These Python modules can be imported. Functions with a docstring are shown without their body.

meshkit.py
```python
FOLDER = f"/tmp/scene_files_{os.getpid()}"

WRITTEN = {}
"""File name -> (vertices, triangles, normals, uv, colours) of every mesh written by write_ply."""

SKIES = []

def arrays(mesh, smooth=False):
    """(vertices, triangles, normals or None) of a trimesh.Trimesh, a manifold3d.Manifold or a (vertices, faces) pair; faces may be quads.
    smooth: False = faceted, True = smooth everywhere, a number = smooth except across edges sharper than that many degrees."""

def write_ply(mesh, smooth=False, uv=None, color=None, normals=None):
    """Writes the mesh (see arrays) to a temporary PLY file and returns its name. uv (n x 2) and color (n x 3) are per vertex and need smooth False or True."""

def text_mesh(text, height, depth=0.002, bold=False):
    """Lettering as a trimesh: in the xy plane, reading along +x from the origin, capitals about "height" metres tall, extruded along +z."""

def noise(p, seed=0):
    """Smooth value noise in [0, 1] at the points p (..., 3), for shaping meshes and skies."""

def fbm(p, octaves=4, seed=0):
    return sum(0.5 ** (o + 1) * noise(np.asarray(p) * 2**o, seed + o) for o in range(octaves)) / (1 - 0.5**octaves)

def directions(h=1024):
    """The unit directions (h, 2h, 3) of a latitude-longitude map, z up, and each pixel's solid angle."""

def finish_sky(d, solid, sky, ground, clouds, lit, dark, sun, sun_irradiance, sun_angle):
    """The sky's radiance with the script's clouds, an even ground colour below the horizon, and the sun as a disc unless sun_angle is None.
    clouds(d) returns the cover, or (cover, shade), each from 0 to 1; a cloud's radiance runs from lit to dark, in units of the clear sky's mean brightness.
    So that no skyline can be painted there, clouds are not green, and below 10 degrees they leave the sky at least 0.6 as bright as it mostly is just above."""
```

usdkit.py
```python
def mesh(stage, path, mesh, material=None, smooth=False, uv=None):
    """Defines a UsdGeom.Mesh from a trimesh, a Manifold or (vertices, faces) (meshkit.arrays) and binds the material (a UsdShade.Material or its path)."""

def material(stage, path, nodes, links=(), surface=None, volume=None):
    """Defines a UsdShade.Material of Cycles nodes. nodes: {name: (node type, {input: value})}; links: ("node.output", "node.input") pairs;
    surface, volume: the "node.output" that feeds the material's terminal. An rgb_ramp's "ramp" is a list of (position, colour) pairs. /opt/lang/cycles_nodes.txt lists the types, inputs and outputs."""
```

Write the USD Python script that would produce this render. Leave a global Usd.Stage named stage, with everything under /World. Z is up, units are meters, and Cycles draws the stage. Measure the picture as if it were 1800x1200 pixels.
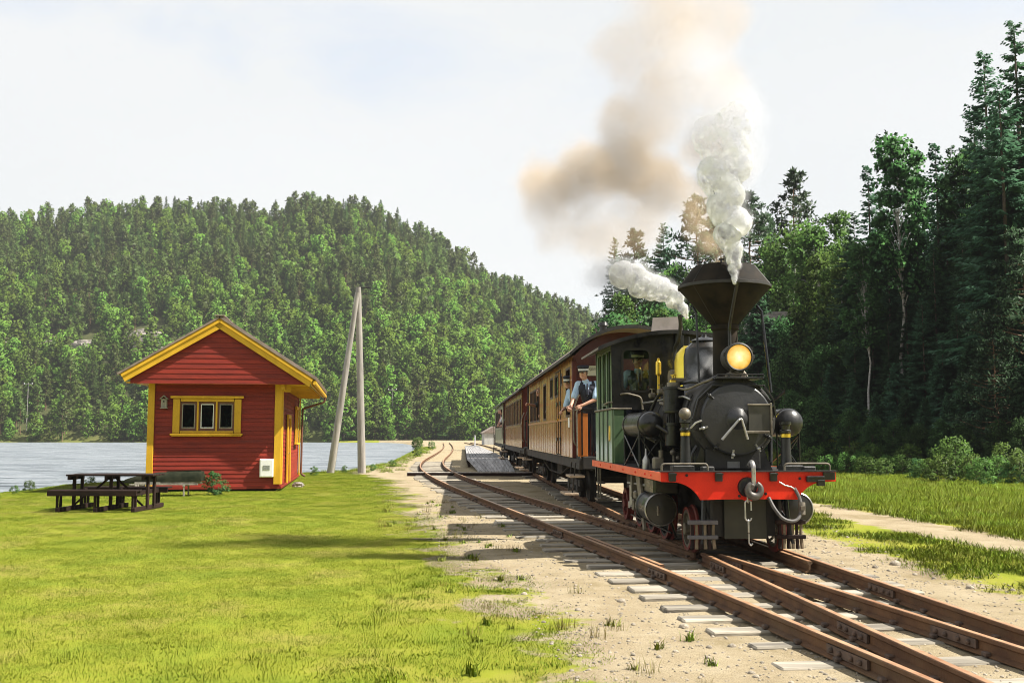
import math, random
import numpy as np, trimesh, manifold3d, usdkit, meshkit
from pxr import Usd, UsdGeom, UsdLux, UsdShade, Gf, Sdf, Vt

stage = Usd.Stage.CreateInMemory()
UsdGeom.SetStageUpAxis(stage, 'Z'); UsdGeom.SetStageMetersPerUnit(stage, 1.0)
UsdGeom.Xform.Define(stage, '/World')

# ---------------------------------------------------------------- camera, sky, sun, exposure
EYE, FOCAL_PX, HORIZON = 1.60, 1750.0, 764.0
PITCH = math.atan((HORIZON - 600) / FOCAL_PX)
cam = UsdGeom.Camera.Define(stage, '/World/camera')
cam.CreateHorizontalApertureAttr(36.0)
cam.CreateFocalLengthAttr(36.0 * FOCAL_PX / 1800)
cam.CreateClippingRangeAttr((0.1, 20000.0))
cam.AddTranslateOp().Set((0, 0, EYE)); cam.AddRotateXOp().Set(90 + math.degrees(PITCH))
cam.CreateExposureAttr(1.35)

SUN = np.array([0.985, -0.13, 1.22]); SUN /= np.linalg.norm(SUN)
SUN_EL, SUN_ROT = math.asin(SUN[2]), math.atan2(SUN[0], SUN[1])
_m = usdkit.material(stage, '/World/Looks/sky_light', {
    "s": ("sky_texture", {"sky_type": "single_scattering", "sun_disc": False, "sun_elevation": SUN_EL, "sun_rotation": SUN_ROT}),
    "g": ("texture_coordinate", {}), "mp": ("mapping", {"scale": (1.0, 1.0, 2.6), "location": (1.89, 0.96, 0.2)}),
    "n": ("noise_texture", {"scale": 2.1, "detail": 5.0, "roughness": 0.55, "distortion": 0.4}),
    "r": ("rgb_ramp", {"ramp": [(0.0, (0.45, 0.45, 0.45)), (0.36, (0.76, 0.76, 0.76)), (0.47, (0.97, 0.97, 0.97)), (1.0, (1, 1, 1))]}),
    "n2": ("noise_texture", {"scale": 1.3, "detail": 4.0, "roughness": 0.5}),
    "r2": ("rgb_ramp", {"ramp": [(0.3, (3.3, 3.39, 3.42)), (0.7, (3.66, 3.68, 3.68))]}),
    "mx": ("mix_color", {"use_clamp": False}), "bg": ("background_shader", {"strength": 0.1})},
    [("g.generated", "mp.vector"), ("mp.vector", "n.vector"), ("mp.vector", "n2.vector"), ("n.fac", "r.fac"), ("n2.fac", "r2.fac"), ("r.color", "mx.fac"), ("s.color", "mx.a"), ("r2.color", "mx.b"), ("mx.result", "bg.color")],
    surface="bg.background")
sky = UsdLux.DomeLight.Define(stage, '/World/sky')
UsdShade.MaterialBindingAPI.Apply(sky.GetPrim()).Bind(_m)
sky.GetPrim().SetCustomDataByKey('kind', 'structure')
sun = UsdLux.DistantLight.Define(stage, '/World/sun')
sun.CreateNormalizeAttr(True); sun.CreateIntensityAttr(1.25); sun.CreateAngleAttr(0.5); sun.CreateColorAttr((1.0, 0.945, 0.85))
_x = np.cross([0, 0, 1], SUN); _x /= np.linalg.norm(_x); _y = np.cross(SUN, _x)
_M = np.eye(4); _M[0, :3] = _x; _M[1, :3] = _y; _M[2, :3] = SUN
sun.AddTransformOp().Set(Gf.Matrix4d(*_M.ravel().tolist()))

# ---------------------------------------------------------------- helpers
def at(px, py, d):
    """The point on the ray of a photograph pixel (1800 x 1200) that stands d metres ahead."""
    u, v = px - 900.0, 600.0 - py
    y = FOCAL_PX * math.cos(PITCH) - v * math.sin(PITCH); z = FOCAL_PX * math.sin(PITCH) + v * math.cos(PITCH)
    return np.array([u * d / y, d, EYE + z * d / y])

def floor_at(px, py, z=0.0):
    a = at(px, py, 1.0); d = (z - EYE) / (a[2] - EYE)
    return at(px, py, d)

_used = {}
def free(parent, name):
    k = (parent, name); n = _used.get(k, 0); _used[k] = n + 1
    return f'{parent}/{name}' if n == 0 else f'{parent}/{name}_{n:03d}'

def path_of(p):
    return '/World' if p is None else (p if isinstance(p, str) else str(p.GetPath()))

def tag(p, label=None, cat=None, group=None, kind=None):
    for k, v in (('label', label), ('category', cat), ('group', group), ('kind', kind)):
        if v: p.SetCustomDataByKey(k, v)
    return p

def thing(name, label, cat, loc=(0, 0, 0), rotz=0.0, group=None, kind=None, scale=None):
    x = UsdGeom.Xform.Define(stage, free('/World', name))
    x.AddTranslateOp().Set(tuple(float(c) for c in loc)); x.AddRotateZOp().Set(float(rotz))
    if scale is not None: x.AddScaleOp().Set((float(scale),) * 3 if np.ndim(scale) == 0 else tuple(map(float, scale)))
    return tag(x.GetPrim(), label, cat, group, kind)

def copy_of(proto, name, label, cat, loc, rotz=0.0, group=None, scale=1.0):
    r = thing(name, label, cat, loc, rotz, group, None, scale)
    r.GetReferences().AddInternalReference(path_of(proto)); r.SetInstanceable(True)
    return r

def obj(name, mesh, mat, parent=None, smooth=30, label=None, cat=None, group=None, kind=None, exact=False):
    p = usdkit.mesh(stage, path_of(parent) + '/' + name if exact else free(path_of(parent), name), mesh, mat, smooth).GetPrim()
    return tag(p, label, cat, group, kind)

def raw_mesh(path, v, f, mat, normals=None, primvars=None):
    m = UsdGeom.Mesh.Define(stage, path)
    v = np.asarray(v, np.float32); f = np.asarray(f, np.int32)
    m.CreatePointsAttr(Vt.Vec3fArray.FromNumpy(v)); m.CreateFaceVertexCountsAttr(Vt.IntArray.FromNumpy(np.full(len(f), f.shape[1], np.int32)))
    m.CreateFaceVertexIndicesAttr(Vt.IntArray.FromNumpy(f.ravel())); m.CreateSubdivisionSchemeAttr('none')
    if normals is not None:
        m.CreateNormalsAttr(Vt.Vec3fArray.FromNumpy(np.asarray(normals, np.float32))); m.SetNormalsInterpolation('vertex')
    for k, a in (primvars or {}).items():
        UsdGeom.PrimvarsAPI(m).CreatePrimvar(k, Sdf.ValueTypeNames.FloatArray, 'vertex').Set(Vt.FloatArray.FromNumpy(np.asarray(a, np.float32)))
    UsdShade.MaterialBindingAPI.Apply(m.GetPrim()).Bind(mat)
    return m.GetPrim()

# --- shapes: each returns a trimesh; MB joins the pieces of one part
def rotm(ax, deg):
    return trimesh.transformations.rotation_matrix(math.radians(deg), ax)

def box(c, s, b=0.0, rz=0.0, rx=0.0, ry=0.0):
    s = np.asarray(s, float)
    if b <= 0:
        m = trimesh.creation.box(s)
    else:
        h = s / 2; b = min(b, h.min() * 0.49)
        pts = [(sx * (h[0] - b * (k != 0)), sy * (h[1] - b * (k != 1)), sz * (h[2] - b * (k != 2))) for sx in (-1, 1) for sy in (-1, 1) for sz in (-1, 1) for k in range(3)]
        m = trimesh.convex.convex_hull(np.array(pts))
    for a, d in (((1, 0, 0), rx), ((0, 1, 0), ry), ((0, 0, 1), rz)):
        if d: m.apply_transform(rotm(a, d))
    m.apply_translation(c)
    return m

def tube(pts, r, n=8, caps=True):
    p = np.asarray(pts, float); r = np.broadcast_to(np.asarray(r, float), (len(p),))
    t = np.gradient(p, axis=0); t /= np.linalg.norm(t, axis=1, keepdims=True) + 1e-12
    a0 = np.array([0, 0, 1.0]) if abs(t[0, 2]) < 0.9 else np.array([1.0, 0, 0])
    A = np.zeros_like(p); prev = a0
    for i in range(len(p)):
        a = prev - t[i] * (prev @ t[i]); a /= np.linalg.norm(a) + 1e-12; A[i] = a; prev = a
    B = np.cross(t, A); th = np.arange(n) * 2 * np.pi / n
    v = (p[:, None] + r[:, None, None] * (np.cos(th)[None, :, None] * A[:, None] + np.sin(th)[None, :, None] * B[:, None])).reshape(-1, 3)
    f = []
    for i in range(len(p) - 1):
        for j in range(n):
            k = (j + 1) % n
            f += [(i * n + j, i * n + k, (i + 1) * n + k), (i * n + j, (i + 1) * n + k, (i + 1) * n + j)]
    if caps:
        c0, c1 = len(v), len(v) + 1; v = np.vstack([v, p[0], p[-1]]); o = (len(p) - 1) * n
        for j in range(n):
            k = (j + 1) % n
            f += [(c0, k, j), (c1, o + j, o + k)]
    return trimesh.Trimesh(v, np.array(f), process=False)

def cyl(a, b, r, n=16, r2=None):
    return tube([a, b], [r, r if r2 is None else r2], n)

def arc_pts(pts, rad=0.05, k=5):
    """A polyline with rounded corners."""
    p = [np.asarray(q, float) for q in pts]; out = [p[0]]
    for i in range(1, len(p) - 1):
        a, b = p[i - 1] - p[i], p[i + 1] - p[i]; la, lb = np.linalg.norm(a), np.linalg.norm(b); q = min(rad, la * 0.49, lb * 0.49)
        s, e = p[i] + a / la * q, p[i] + b / lb * q
        for t in np.linspace(0, 1, k): out.append((1 - t) ** 2 * s + 2 * t * (1 - t) * p[i] + t * t * e)
    out.append(p[-1]); return np.array(out)

def lathe(prof, c=(0, 0, 0), axis='z', n=32):
    """prof: (radius, height) pairs, turned about the axis through c."""
    prof = np.asarray(prof, float); th = np.arange(n) * 2 * np.pi / n
    v = np.stack([prof[:, 0][:, None] * np.cos(th), prof[:, 0][:, None] * np.sin(th), np.repeat(prof[:, 1][:, None], n, 1)], -1).reshape(-1, 3)
    f = []
    for i in range(len(prof) - 1):
        for j in range(n):
            k = (j + 1) % n
            if prof[i, 0] > 1e-9: f.append((i * n + j, i * n + k, (i + 1) * n + k))
            if prof[i + 1, 0] > 1e-9: f.append((i * n + j, (i + 1) * n + k, (i + 1) * n + j))
    m = trimesh.Trimesh(v, np.array(f), process=False); m.merge_vertices()
    if axis == 'y': m.vertices = np.stack([m.vertices[:, 0], -m.vertices[:, 2], m.vertices[:, 1]], 1)   # height runs towards -y
    if axis == 'x': m.vertices = np.stack([m.vertices[:, 2], m.vertices[:, 0], m.vertices[:, 1]], 1)
    m.apply_translation(c); return m

def ball(c, r, sub=2, s=(1, 1, 1)):
    m = trimesh.creation.icosphere(sub, 1.0); m.vertices = m.vertices * (np.asarray(s) * r) + c; return m

def prism(poly, t, plane='xz', at_=0.0):
    """A closed outline (2-D points, or a shapely polygon) given thickness t; plane xz stands across the view, yz along it, xy lies flat."""
    from shapely.geometry import Polygon
    P = poly if hasattr(poly, 'exterior') else Polygon(poly)
    m = trimesh.creation.extrude_polygon(P, t, engine='earcut'); v = m.vertices.copy()
    if plane == 'xz': m.vertices = np.stack([v[:, 0], at_ + v[:, 2], v[:, 1]], 1); m.invert()
    elif plane == 'yz': m.vertices = np.stack([at_ + v[:, 2], v[:, 0], v[:, 1]], 1)
    else: m.vertices = np.stack([v[:, 0], v[:, 1], at_ + v[:, 2]], 1)
    return m

def joined(*ms):
    return trimesh.util.concatenate([m for m in ms if m is not None])

# --- materials
def mat(name, c1, c2=None, scale=4.0, rough=0.6, metal=0.0, bump=0.0, bscale=None, stretch=(1, 1, 1), spec=0.5, coat=0.0, detail=5.0, lo=0.35, hi=0.65, c3=None, s3=1.0, lo3=0.55, hi3=0.7, rnd=0.0, rough2=None, dist=0.02):
    """Principled paint, wood, metal ...: c1 to c2 by noise, patches of c3 (rust, dirt, wear) by a second noise, relief by bump, rnd: brightness that differs from piece to piece."""
    n = {"t": ("texture_coordinate", {}), "m": ("mapping", {"scale": stretch}), "n": ("noise_texture", {"scale": scale, "detail": detail, "roughness": 0.6}),
         "r": ("rgb_ramp", {"ramp": [(lo, c1), (hi, c2 if c2 is not None else c1)]}), "p": ("principled_bsdf", {"roughness": rough, "metallic": metal, "specular_ior_level": spec, "coat_weight": coat, "coat_roughness": 0.12})}
    l = [("t.object", "m.vector"), ("m.vector", "n.vector"), ("n.fac", "r.fac")]; out = "r.color"
    if c3 is not None:
        n["n3"] = ("noise_texture", {"scale": s3, "detail": 6.0, "roughness": 0.65}); n["r3"] = ("rgb_ramp", {"ramp": [(lo3, (0, 0, 0)), (hi3, (1, 1, 1))]}); n["x3"] = ("mix_color", {"b": c3})
        l += [("m.vector", "n3.vector"), ("n3.fac", "r3.fac"), ("r3.color", "x3.fac"), (out, "x3.a")]; out = "x3.result"
    if rnd:
        n["o"] = ("object_info", {}); n["or"] = ("map_range", {"from_min": 0.0, "from_max": 1.0, "to_min": 1 - rnd, "to_max": 1 + rnd}); n["h"] = ("hsv", {})
        l += [("o.random", "or.value"), ("or.result", "h.value"), (out, "h.color")]; out = "h.color"
    l.append((out, "p.base_color"))
    if rough2 is not None:
        n["rr"] = ("map_range", {"from_min": 0.35, "from_max": 0.65, "to_min": rough, "to_max": rough2}); l += [("n.fac", "rr.value"), ("rr.result", "p.roughness")]
    if bump:
        n["nb"] = ("noise_texture", {"scale": bscale or scale * 4, "detail": 4.0, "roughness": 0.6}); n["b"] = ("bump", {"strength": bump, "distance": dist})
        l += [("m.vector", "nb.vector"), ("nb.fac", "b.height"), ("b.normal", "p.normal")]
    return usdkit.material(stage, '/World/Looks/' + name, n, l, surface="p.BSDF")

def leaf_mat(name, dark, light, warm, trans=0.35, rough=0.55, vary=0.25):
    """Foliage: tone by leaf (island), by tree (random) and by clumps in space, part of the light coming through."""
    n = {"g": ("geometry", {}), "o": ("object_info", {}), "t": ("texture_coordinate", {}), "n": ("noise_texture", {"scale": 0.55, "detail": 3.0}),
         "a": ("math", {"math_type": "multiply_add", "value2": 0.55, "value3": -0.1}), "b": ("math", {"math_type": "multiply_add", "value2": 0.65}),
         "r": ("rgb_ramp", {"ramp": [(0.1, dark), (0.75, light), (1.0, warm)]}), "ov": ("map_range", {"to_min": 1 - vary, "to_max": 1 + vary}), "oh": ("map_range", {"to_min": 0.475, "to_max": 0.52}), "h": ("hsv", {}),
         "d": ("principled_bsdf", {"roughness": rough, "specular_ior_level": 0.25}), "tl": ("translucent_bsdf", {}), "x": ("mix_closure", {"fac": trans})}
    l = [("t.object", "n.vector"), ("g.random_per_island", "a.value1"), ("n.fac", "b.value1"), ("a.value", "b.value3"), ("b.value", "r.fac"), ("o.random", "ov.value"), ("ov.result", "h.value"), ("o.random", "oh.value"), ("oh.result", "h.hue"),
         ("r.color", "h.color"), ("h.color", "d.base_color"), ("h.color", "tl.color"), ("d.BSDF", "x.closure1"), ("tl.BSDF", "x.closure2")]
    return usdkit.material(stage, '/World/Looks/' + name, n, l, surface="x.closure")
# ---------------------------------------------------------------- ground, lake
def sstep(a, b, x):
    t = np.clip((np.asarray(x, float) - a) / (b - a), 0, 1); return t * t * (3 - 2 * t)

def seg_dist(P, line):
    """Distance of the points P (n x 2) from a polyline."""
    best = np.full(len(P), 1e9)
    for a, b in zip(line[:-1], line[1:]):
        a, b = np.asarray(a, float), np.asarray(b, float); ab = b - a
        t = np.clip(((P - a) @ ab) / (ab @ ab), 0, 1); best = np.minimum(best, np.hypot(*(P - a - t[:, None] * ab).T))
    return best

def inside(P, poly):
    x, y = P.T; c = np.zeros(len(P), bool); n = len(poly)
    for i in range(n):
        (x0, y0), (x1, y1) = poly[i], poly[(i + 1) % n]
        c ^= ((y0 > y) != (y1 > y)) & (x < (x1 - x0) * (y - y0) / (y1 - y0 + 1e-12) + x0)
    return c

SHORE = [(-900, -60), (-120, 4), (-50, 12), (-24, 19), (-15.2, 26), (-15.6, 33), (-13, 40), (-8.6, 45.5), (-8.2, 60), (-9.6, 80), (-11.6, 110), (-14.5, 150), (-21, 210), (-28, 255), (-36, 284), (-60, 293), (-110, 290), (-180, 296), (-260, 289), (-500, 300), (-900, 300)]
WATER = -0.6
RIDGE_PX = [(-400, 390), (0, 375), (100, 372), (240, 360), (390, 362), (480, 370), (540, 350), (600, 352), (680, 375), (740, 400), (800, 440), (850, 480), (900, 495), (960, 525), (1000, 540), (1040, 560), (1150, 640), (1300, 690), (1900, 700)]
FOREST = [(-40, 2600), (-12, 330), (-5, 230), (2.5, 125), (5.5, 92), (9, 66), (14.5, 50), (24, 43), (60, 40), (300, 60)]

def height(x, y):
    x, y = np.broadcast_arrays(np.asarray(x, float), np.asarray(y, float)); sh = x.shape; P = np.stack([x.ravel(), y.ravel()], 1)
    sd = seg_dist(P, SHORE); lake_in = inside(P, SHORE); sd = np.where(lake_in, -sd, sd)
    h = np.where(sd < 0, np.maximum(-2.2, -0.75 + sd * 0.35), np.minimum(0.0, -0.75 + sd * 0.6))
    h += 0.035 * (meshkit.fbm(np.stack([P[:, 0] * 0.5, P[:, 1] * 0.5, 0 * sd], 1), 3, 5) - 0.5) * (sd > 1) * sstep(2.0, 3.5, np.abs(P[:, 0] - 2.4))
    corr = (P[:, 0] > -2.5) & (P[:, 0] < 5.0) & (P[:, 1] > 2) & (P[:, 1] < 60)
    h += np.where(corr, .055 * (meshkit.fbm(np.stack([P[:, 0] * 1.5, P[:, 1] * 1.5, 0 * sd], 1), 2, 71) - .46) * sstep(-2.5, -.8, P[:, 0]) * sstep(5.0, 4.4, P[:, 0]), 0)
    # the far hill
    px = 900 + FOCAL_PX * P[:, 0] / np.maximum(P[:, 1], 60); ry = np.interp(px, *np.array(RIDGE_PX, float).T)
    Hr = (HORIZON - 24 - ry) / FOCAL_PX * 490
    t = (P[:, 1] - 296) / 194.0; tt = np.clip(t, 0, 1); prof = tt * (1.22 - 0.22 * tt) - np.clip(t - 1.0, 0, 3) * 0.12
    hill = np.where(t > 0, Hr * prof + 9 * sstep(0, .3, t) * (meshkit.fbm(np.stack([P[:, 0] / 42, P[:, 1] / 42, 0 * sd], 1), 3, 2) - 0.5), 0)
    # the wooded slope on the right
    s = seg_dist(P, FOREST); up = ~inside(P, FOREST + [(300, -300), (-600, -300), (-600, 2600)]); s = np.where(up & (P[:, 1] > 0), s, -s)
    steep = np.interp(P[:, 1] / np.maximum(np.abs(P[:, 0]), 1), [1.4, 2.6, 4.2], [0.16, 0.34, 0.40])
    hr = np.where(s > 0, np.minimum(s, 38) * steep + np.clip(s - 38, 0, 60) * 0.16 + sstep(2, 12, s) * 3.0 * (meshkit.fbm(np.stack([P[:, 0] / 11, P[:, 1] / 11, 0 * sd], 1), 3, 9) - 0.5), 0) * sstep(330, 200, P[:, 1])
    return (h + np.maximum(np.maximum(hill, 0), np.maximum(hr, -0.3))).reshape(sh)

LAWN_EDGE = [(0, 0.9), (6.3, 0.4), (7.8, 0.25), (10, 0.0), (11.2, -0.26), (12.5, -0.8), (16.7, -1.45), (21, -2.2), (32, -3.9), (37.4, -4.9), (41, -6.6), (46, -7.4), (80, -8.7), (300, -40)]
def lawn_edge(y): return np.interp(y, *np.array(LAWN_EDGE, float).T)

def cover(x, y):
    """(grass 0..1, forest floor 0..1) before the noise of the material."""
    g = np.clip(0.5 + (lawn_edge(y) - x) / 2.6, 0, 1)
    g = np.where(y > 44, np.clip(0.5 + (lawn_edge(y) - x) / 1.6, 0, 1), g)
    right = np.interp(y, [0, 10, 17, 40, 80], [5.2, 5.05, 4.8, 4.6, 4.2])
    strip = np.clip(0.5 + (x - right) / 1.3, 0, 1)
    road = np.interp(y, [0, 12, 18, 30, 60], [7.8, 7.5, 7.05, 6.0, 4.6])
    wid = np.interp(y, [0, 20, 60], [0.75, 0.68, 0.6])
    strip = np.minimum(strip, np.clip(0.5 + (np.abs(x - road) - wid) / 0.9, 0, 1) + 0.0)
    return np.maximum(g, strip)

def lines(parts):
    out = []
    for a, b, step in parts: out += list(np.arange(a, b, step))
    return np.array(out + [parts[-1][1]])

_gx = lines([(-2500, -900, 400), (-900, -320, 20), (-320, -40, 6), (-40, -18, 1.2), (-18, 12, 0.25), (12, 40, 1.0), (40, 160, 5), (160, 900, 40), (900, 2500, 400)])
_gy = lines([(-1500, -100, 200), (-100, 0, 10), (0, 3, 1), (3, 30, 0.25), (30, 60, 0.5), (60, 140, 2.0), (140, 560, 6), (560, 1000, 40), (1000, 3000, 400)])
X, Y = np.meshgrid(_gx, _gy); Z = height(X, Y)
_i = np.arange(len(_gy) - 1)[:, None] * len(_gx) + np.arange(len(_gx) - 1)[None]
_f = np.stack([_i, _i + 1, _i + len(_gx) + 1, _i + len(_gx)], -1).reshape(-1, 4)
_P = np.stack([X.ravel(), Y.ravel()], 1)
_s = seg_dist(_P, FOREST); _up = ~inside(_P, FOREST + [(300, -300), (-600, -300), (-600, 2600)])
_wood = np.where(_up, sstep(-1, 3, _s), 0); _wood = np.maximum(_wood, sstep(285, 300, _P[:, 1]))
_gn = {"g": ("geometry", {}), "ag": ("attribute", {"attribute": "grass"}), "aw": ("attribute", {"attribute": "wood"}),
       "n1": ("noise_texture", {"scale": 0.9, "detail": 6.0, "roughness": 0.7}), "e": ("math", {"math_type": "multiply_add", "value2": 1.7, "value3": -0.85}), "e2": ("math", {"math_type": "add"}), "ge": ("map_range", {"range_type": "smoothstep", "from_min": 0.42, "from_max": 0.58}),
       "n2": ("noise_texture", {"scale": 1.6, "detail": 8.0, "roughness": 0.75}), "gr": ("rgb_ramp", {"ramp": [(0.3, (0.22, 0.172, 0.105)), (0.5, (0.285, 0.235, 0.152)), (0.7, (0.345, 0.295, 0.205))]}),
       "n3": ("noise_texture", {"scale": 95.0, "detail": 3.0, "roughness": 0.8}), "gs": ("rgb_ramp", {"ramp": [(0.34, (0.36, 0.33, 0.30)), (0.5, (0.98, 0.98, 0.98)), (0.68, (1.22, 1.2, 1.16))]}), "gm": ("mix_color", {"blend_type": "multiply", "fac": 0.75, "use_clamp": False}),
       "n6": ("noise_texture", {"scale": 0.55, "detail": 7.0, "roughness": 0.72, "distortion": 0.3}), "mo": ("rgb_ramp", {"ramp": [(0.53, (0, 0, 0)), (0.62, (1, 1, 1))]}), "mof": ("math", {"math_type": "multiply", "value2": 0.55}), "mm": ("mix_color", {"b": (0.15, 0.115, 0.05)}),
       "n4": ("noise_texture", {"scale": 0.7, "detail": 8.0, "roughness": 0.7}), "lr": ("rgb_ramp", {"ramp": [(0.3, (0.12, 0.17, 0.012)), (0.5, (0.195, 0.215, 0.017)), (0.68, (0.25, 0.22, 0.05))]}),
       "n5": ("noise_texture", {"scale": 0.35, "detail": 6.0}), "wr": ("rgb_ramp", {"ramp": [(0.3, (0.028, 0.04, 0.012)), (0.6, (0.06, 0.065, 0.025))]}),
       "mg": ("mix_color", {}), "mw": ("mix_color", {}), "b": ("bump", {"strength": 0.7, "distance": 0.02}), "p": ("principled_bsdf", {"roughness": 0.95, "specular_ior_level": 0.15})}
_gl = [(f"g.position", f"{k}.vector") for k in ("n1", "n2", "n3", "n4", "n5", "n6")] + [("n1.fac", "e.value1"), ("e.value", "e2.value1"), ("ag.fac", "e2.value2"), ("e2.value", "ge.value"),
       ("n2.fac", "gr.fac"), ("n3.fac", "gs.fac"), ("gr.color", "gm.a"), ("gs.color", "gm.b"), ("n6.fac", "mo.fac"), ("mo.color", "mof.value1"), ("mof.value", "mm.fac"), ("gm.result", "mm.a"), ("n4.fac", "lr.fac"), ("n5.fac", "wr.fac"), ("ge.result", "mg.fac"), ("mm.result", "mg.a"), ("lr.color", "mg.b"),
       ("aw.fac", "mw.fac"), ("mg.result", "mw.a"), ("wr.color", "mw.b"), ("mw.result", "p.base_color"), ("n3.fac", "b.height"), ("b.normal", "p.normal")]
GROUND = usdkit.material(stage, '/World/Looks/ground_cover', _gn, _gl, surface="p.BSDF")
_nz = np.zeros((*Z.shape, 3)); _dzx = np.gradient(Z, _gx, axis=1); _dzy = np.gradient(Z, _gy, axis=0); _nz[..., 0], _nz[..., 1], _nz[..., 2] = -_dzx, -_dzy, 1; _nz /= np.linalg.norm(_nz, axis=2, keepdims=True)
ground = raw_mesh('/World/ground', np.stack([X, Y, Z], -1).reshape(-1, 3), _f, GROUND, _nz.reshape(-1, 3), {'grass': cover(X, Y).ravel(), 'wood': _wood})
tag(ground, kind='structure')

_wn = {"g": ("geometry", {}), "m": ("mapping", {"scale": (0.55, 1.3, 1.0)}), "n": ("noise_texture", {"scale": 1.1, "detail": 5.0, "roughness": 0.62}), "b": ("bump", {"strength": 1.0, "distance": 0.85}),
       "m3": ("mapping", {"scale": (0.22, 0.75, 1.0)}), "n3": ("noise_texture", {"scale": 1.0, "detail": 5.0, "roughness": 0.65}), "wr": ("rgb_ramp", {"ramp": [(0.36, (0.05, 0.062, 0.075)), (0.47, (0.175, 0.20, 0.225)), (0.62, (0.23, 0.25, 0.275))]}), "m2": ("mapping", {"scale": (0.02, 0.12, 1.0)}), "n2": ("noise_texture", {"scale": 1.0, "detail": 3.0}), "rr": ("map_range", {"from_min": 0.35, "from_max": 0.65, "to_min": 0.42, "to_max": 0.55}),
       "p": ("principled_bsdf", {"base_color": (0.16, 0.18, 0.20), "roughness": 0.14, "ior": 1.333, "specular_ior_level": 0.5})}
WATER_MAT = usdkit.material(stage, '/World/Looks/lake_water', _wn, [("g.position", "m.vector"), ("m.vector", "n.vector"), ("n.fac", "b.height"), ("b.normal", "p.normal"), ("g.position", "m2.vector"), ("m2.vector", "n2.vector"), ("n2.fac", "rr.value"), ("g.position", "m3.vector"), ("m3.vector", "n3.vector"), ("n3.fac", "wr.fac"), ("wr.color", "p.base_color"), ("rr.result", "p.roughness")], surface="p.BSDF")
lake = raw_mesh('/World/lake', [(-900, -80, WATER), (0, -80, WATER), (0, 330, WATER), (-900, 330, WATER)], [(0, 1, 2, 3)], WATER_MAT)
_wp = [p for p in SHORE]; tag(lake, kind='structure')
# ---------------------------------------------------------------- trees, bushes, grass
rng = np.random.default_rng(7)
BARK_SPRUCE = mat('spruce_bark', (0.055, 0.04, 0.03), (0.11, 0.085, 0.065), 9, 0.9, stretch=(1, 1, .3), bump=.4)
BARK_PINE = mat('pine_bark', (0.10, 0.055, 0.03), (0.20, 0.115, 0.065), 7, 0.9, stretch=(1, 1, .3), bump=.4)
BARK_BIRCH = mat('birch_bark', (0.24, 0.23, 0.21), (0.38, 0.36, 0.34), 5, 0.8, stretch=(1, 1, 3), c3=(0.05, 0.045, 0.04), s3=3.5, lo3=.58, hi3=.62)
LEAF_SPRUCE = leaf_mat('spruce_needles', (0.045, 0.11, 0.055), (0.10, 0.20, 0.092), (0.17, 0.26, 0.095), 0.5)
LEAF_PINE = leaf_mat('pine_needles', (0.04, 0.08, 0.038), (0.09, 0.145, 0.065), (0.13, 0.18, 0.075), 0.45)
LEAF_BIRCH = leaf_mat('birch_leaves', (0.09, 0.18, 0.04), (0.19, 0.32, 0.07), (0.32, 0.42, 0.08), 0.6)
LEAF_DEEP = leaf_mat('alder_leaves', (0.06, 0.14, 0.045), (0.14, 0.26, 0.075), (0.25, 0.36, 0.08), 0.6)
LEAF_FARPINE = leaf_mat('far_pine_needles', (0.085, 0.13, 0.03), (0.165, 0.225, 0.048), (0.24, 0.27, 0.06), 0.5, vary=.4)
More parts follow.
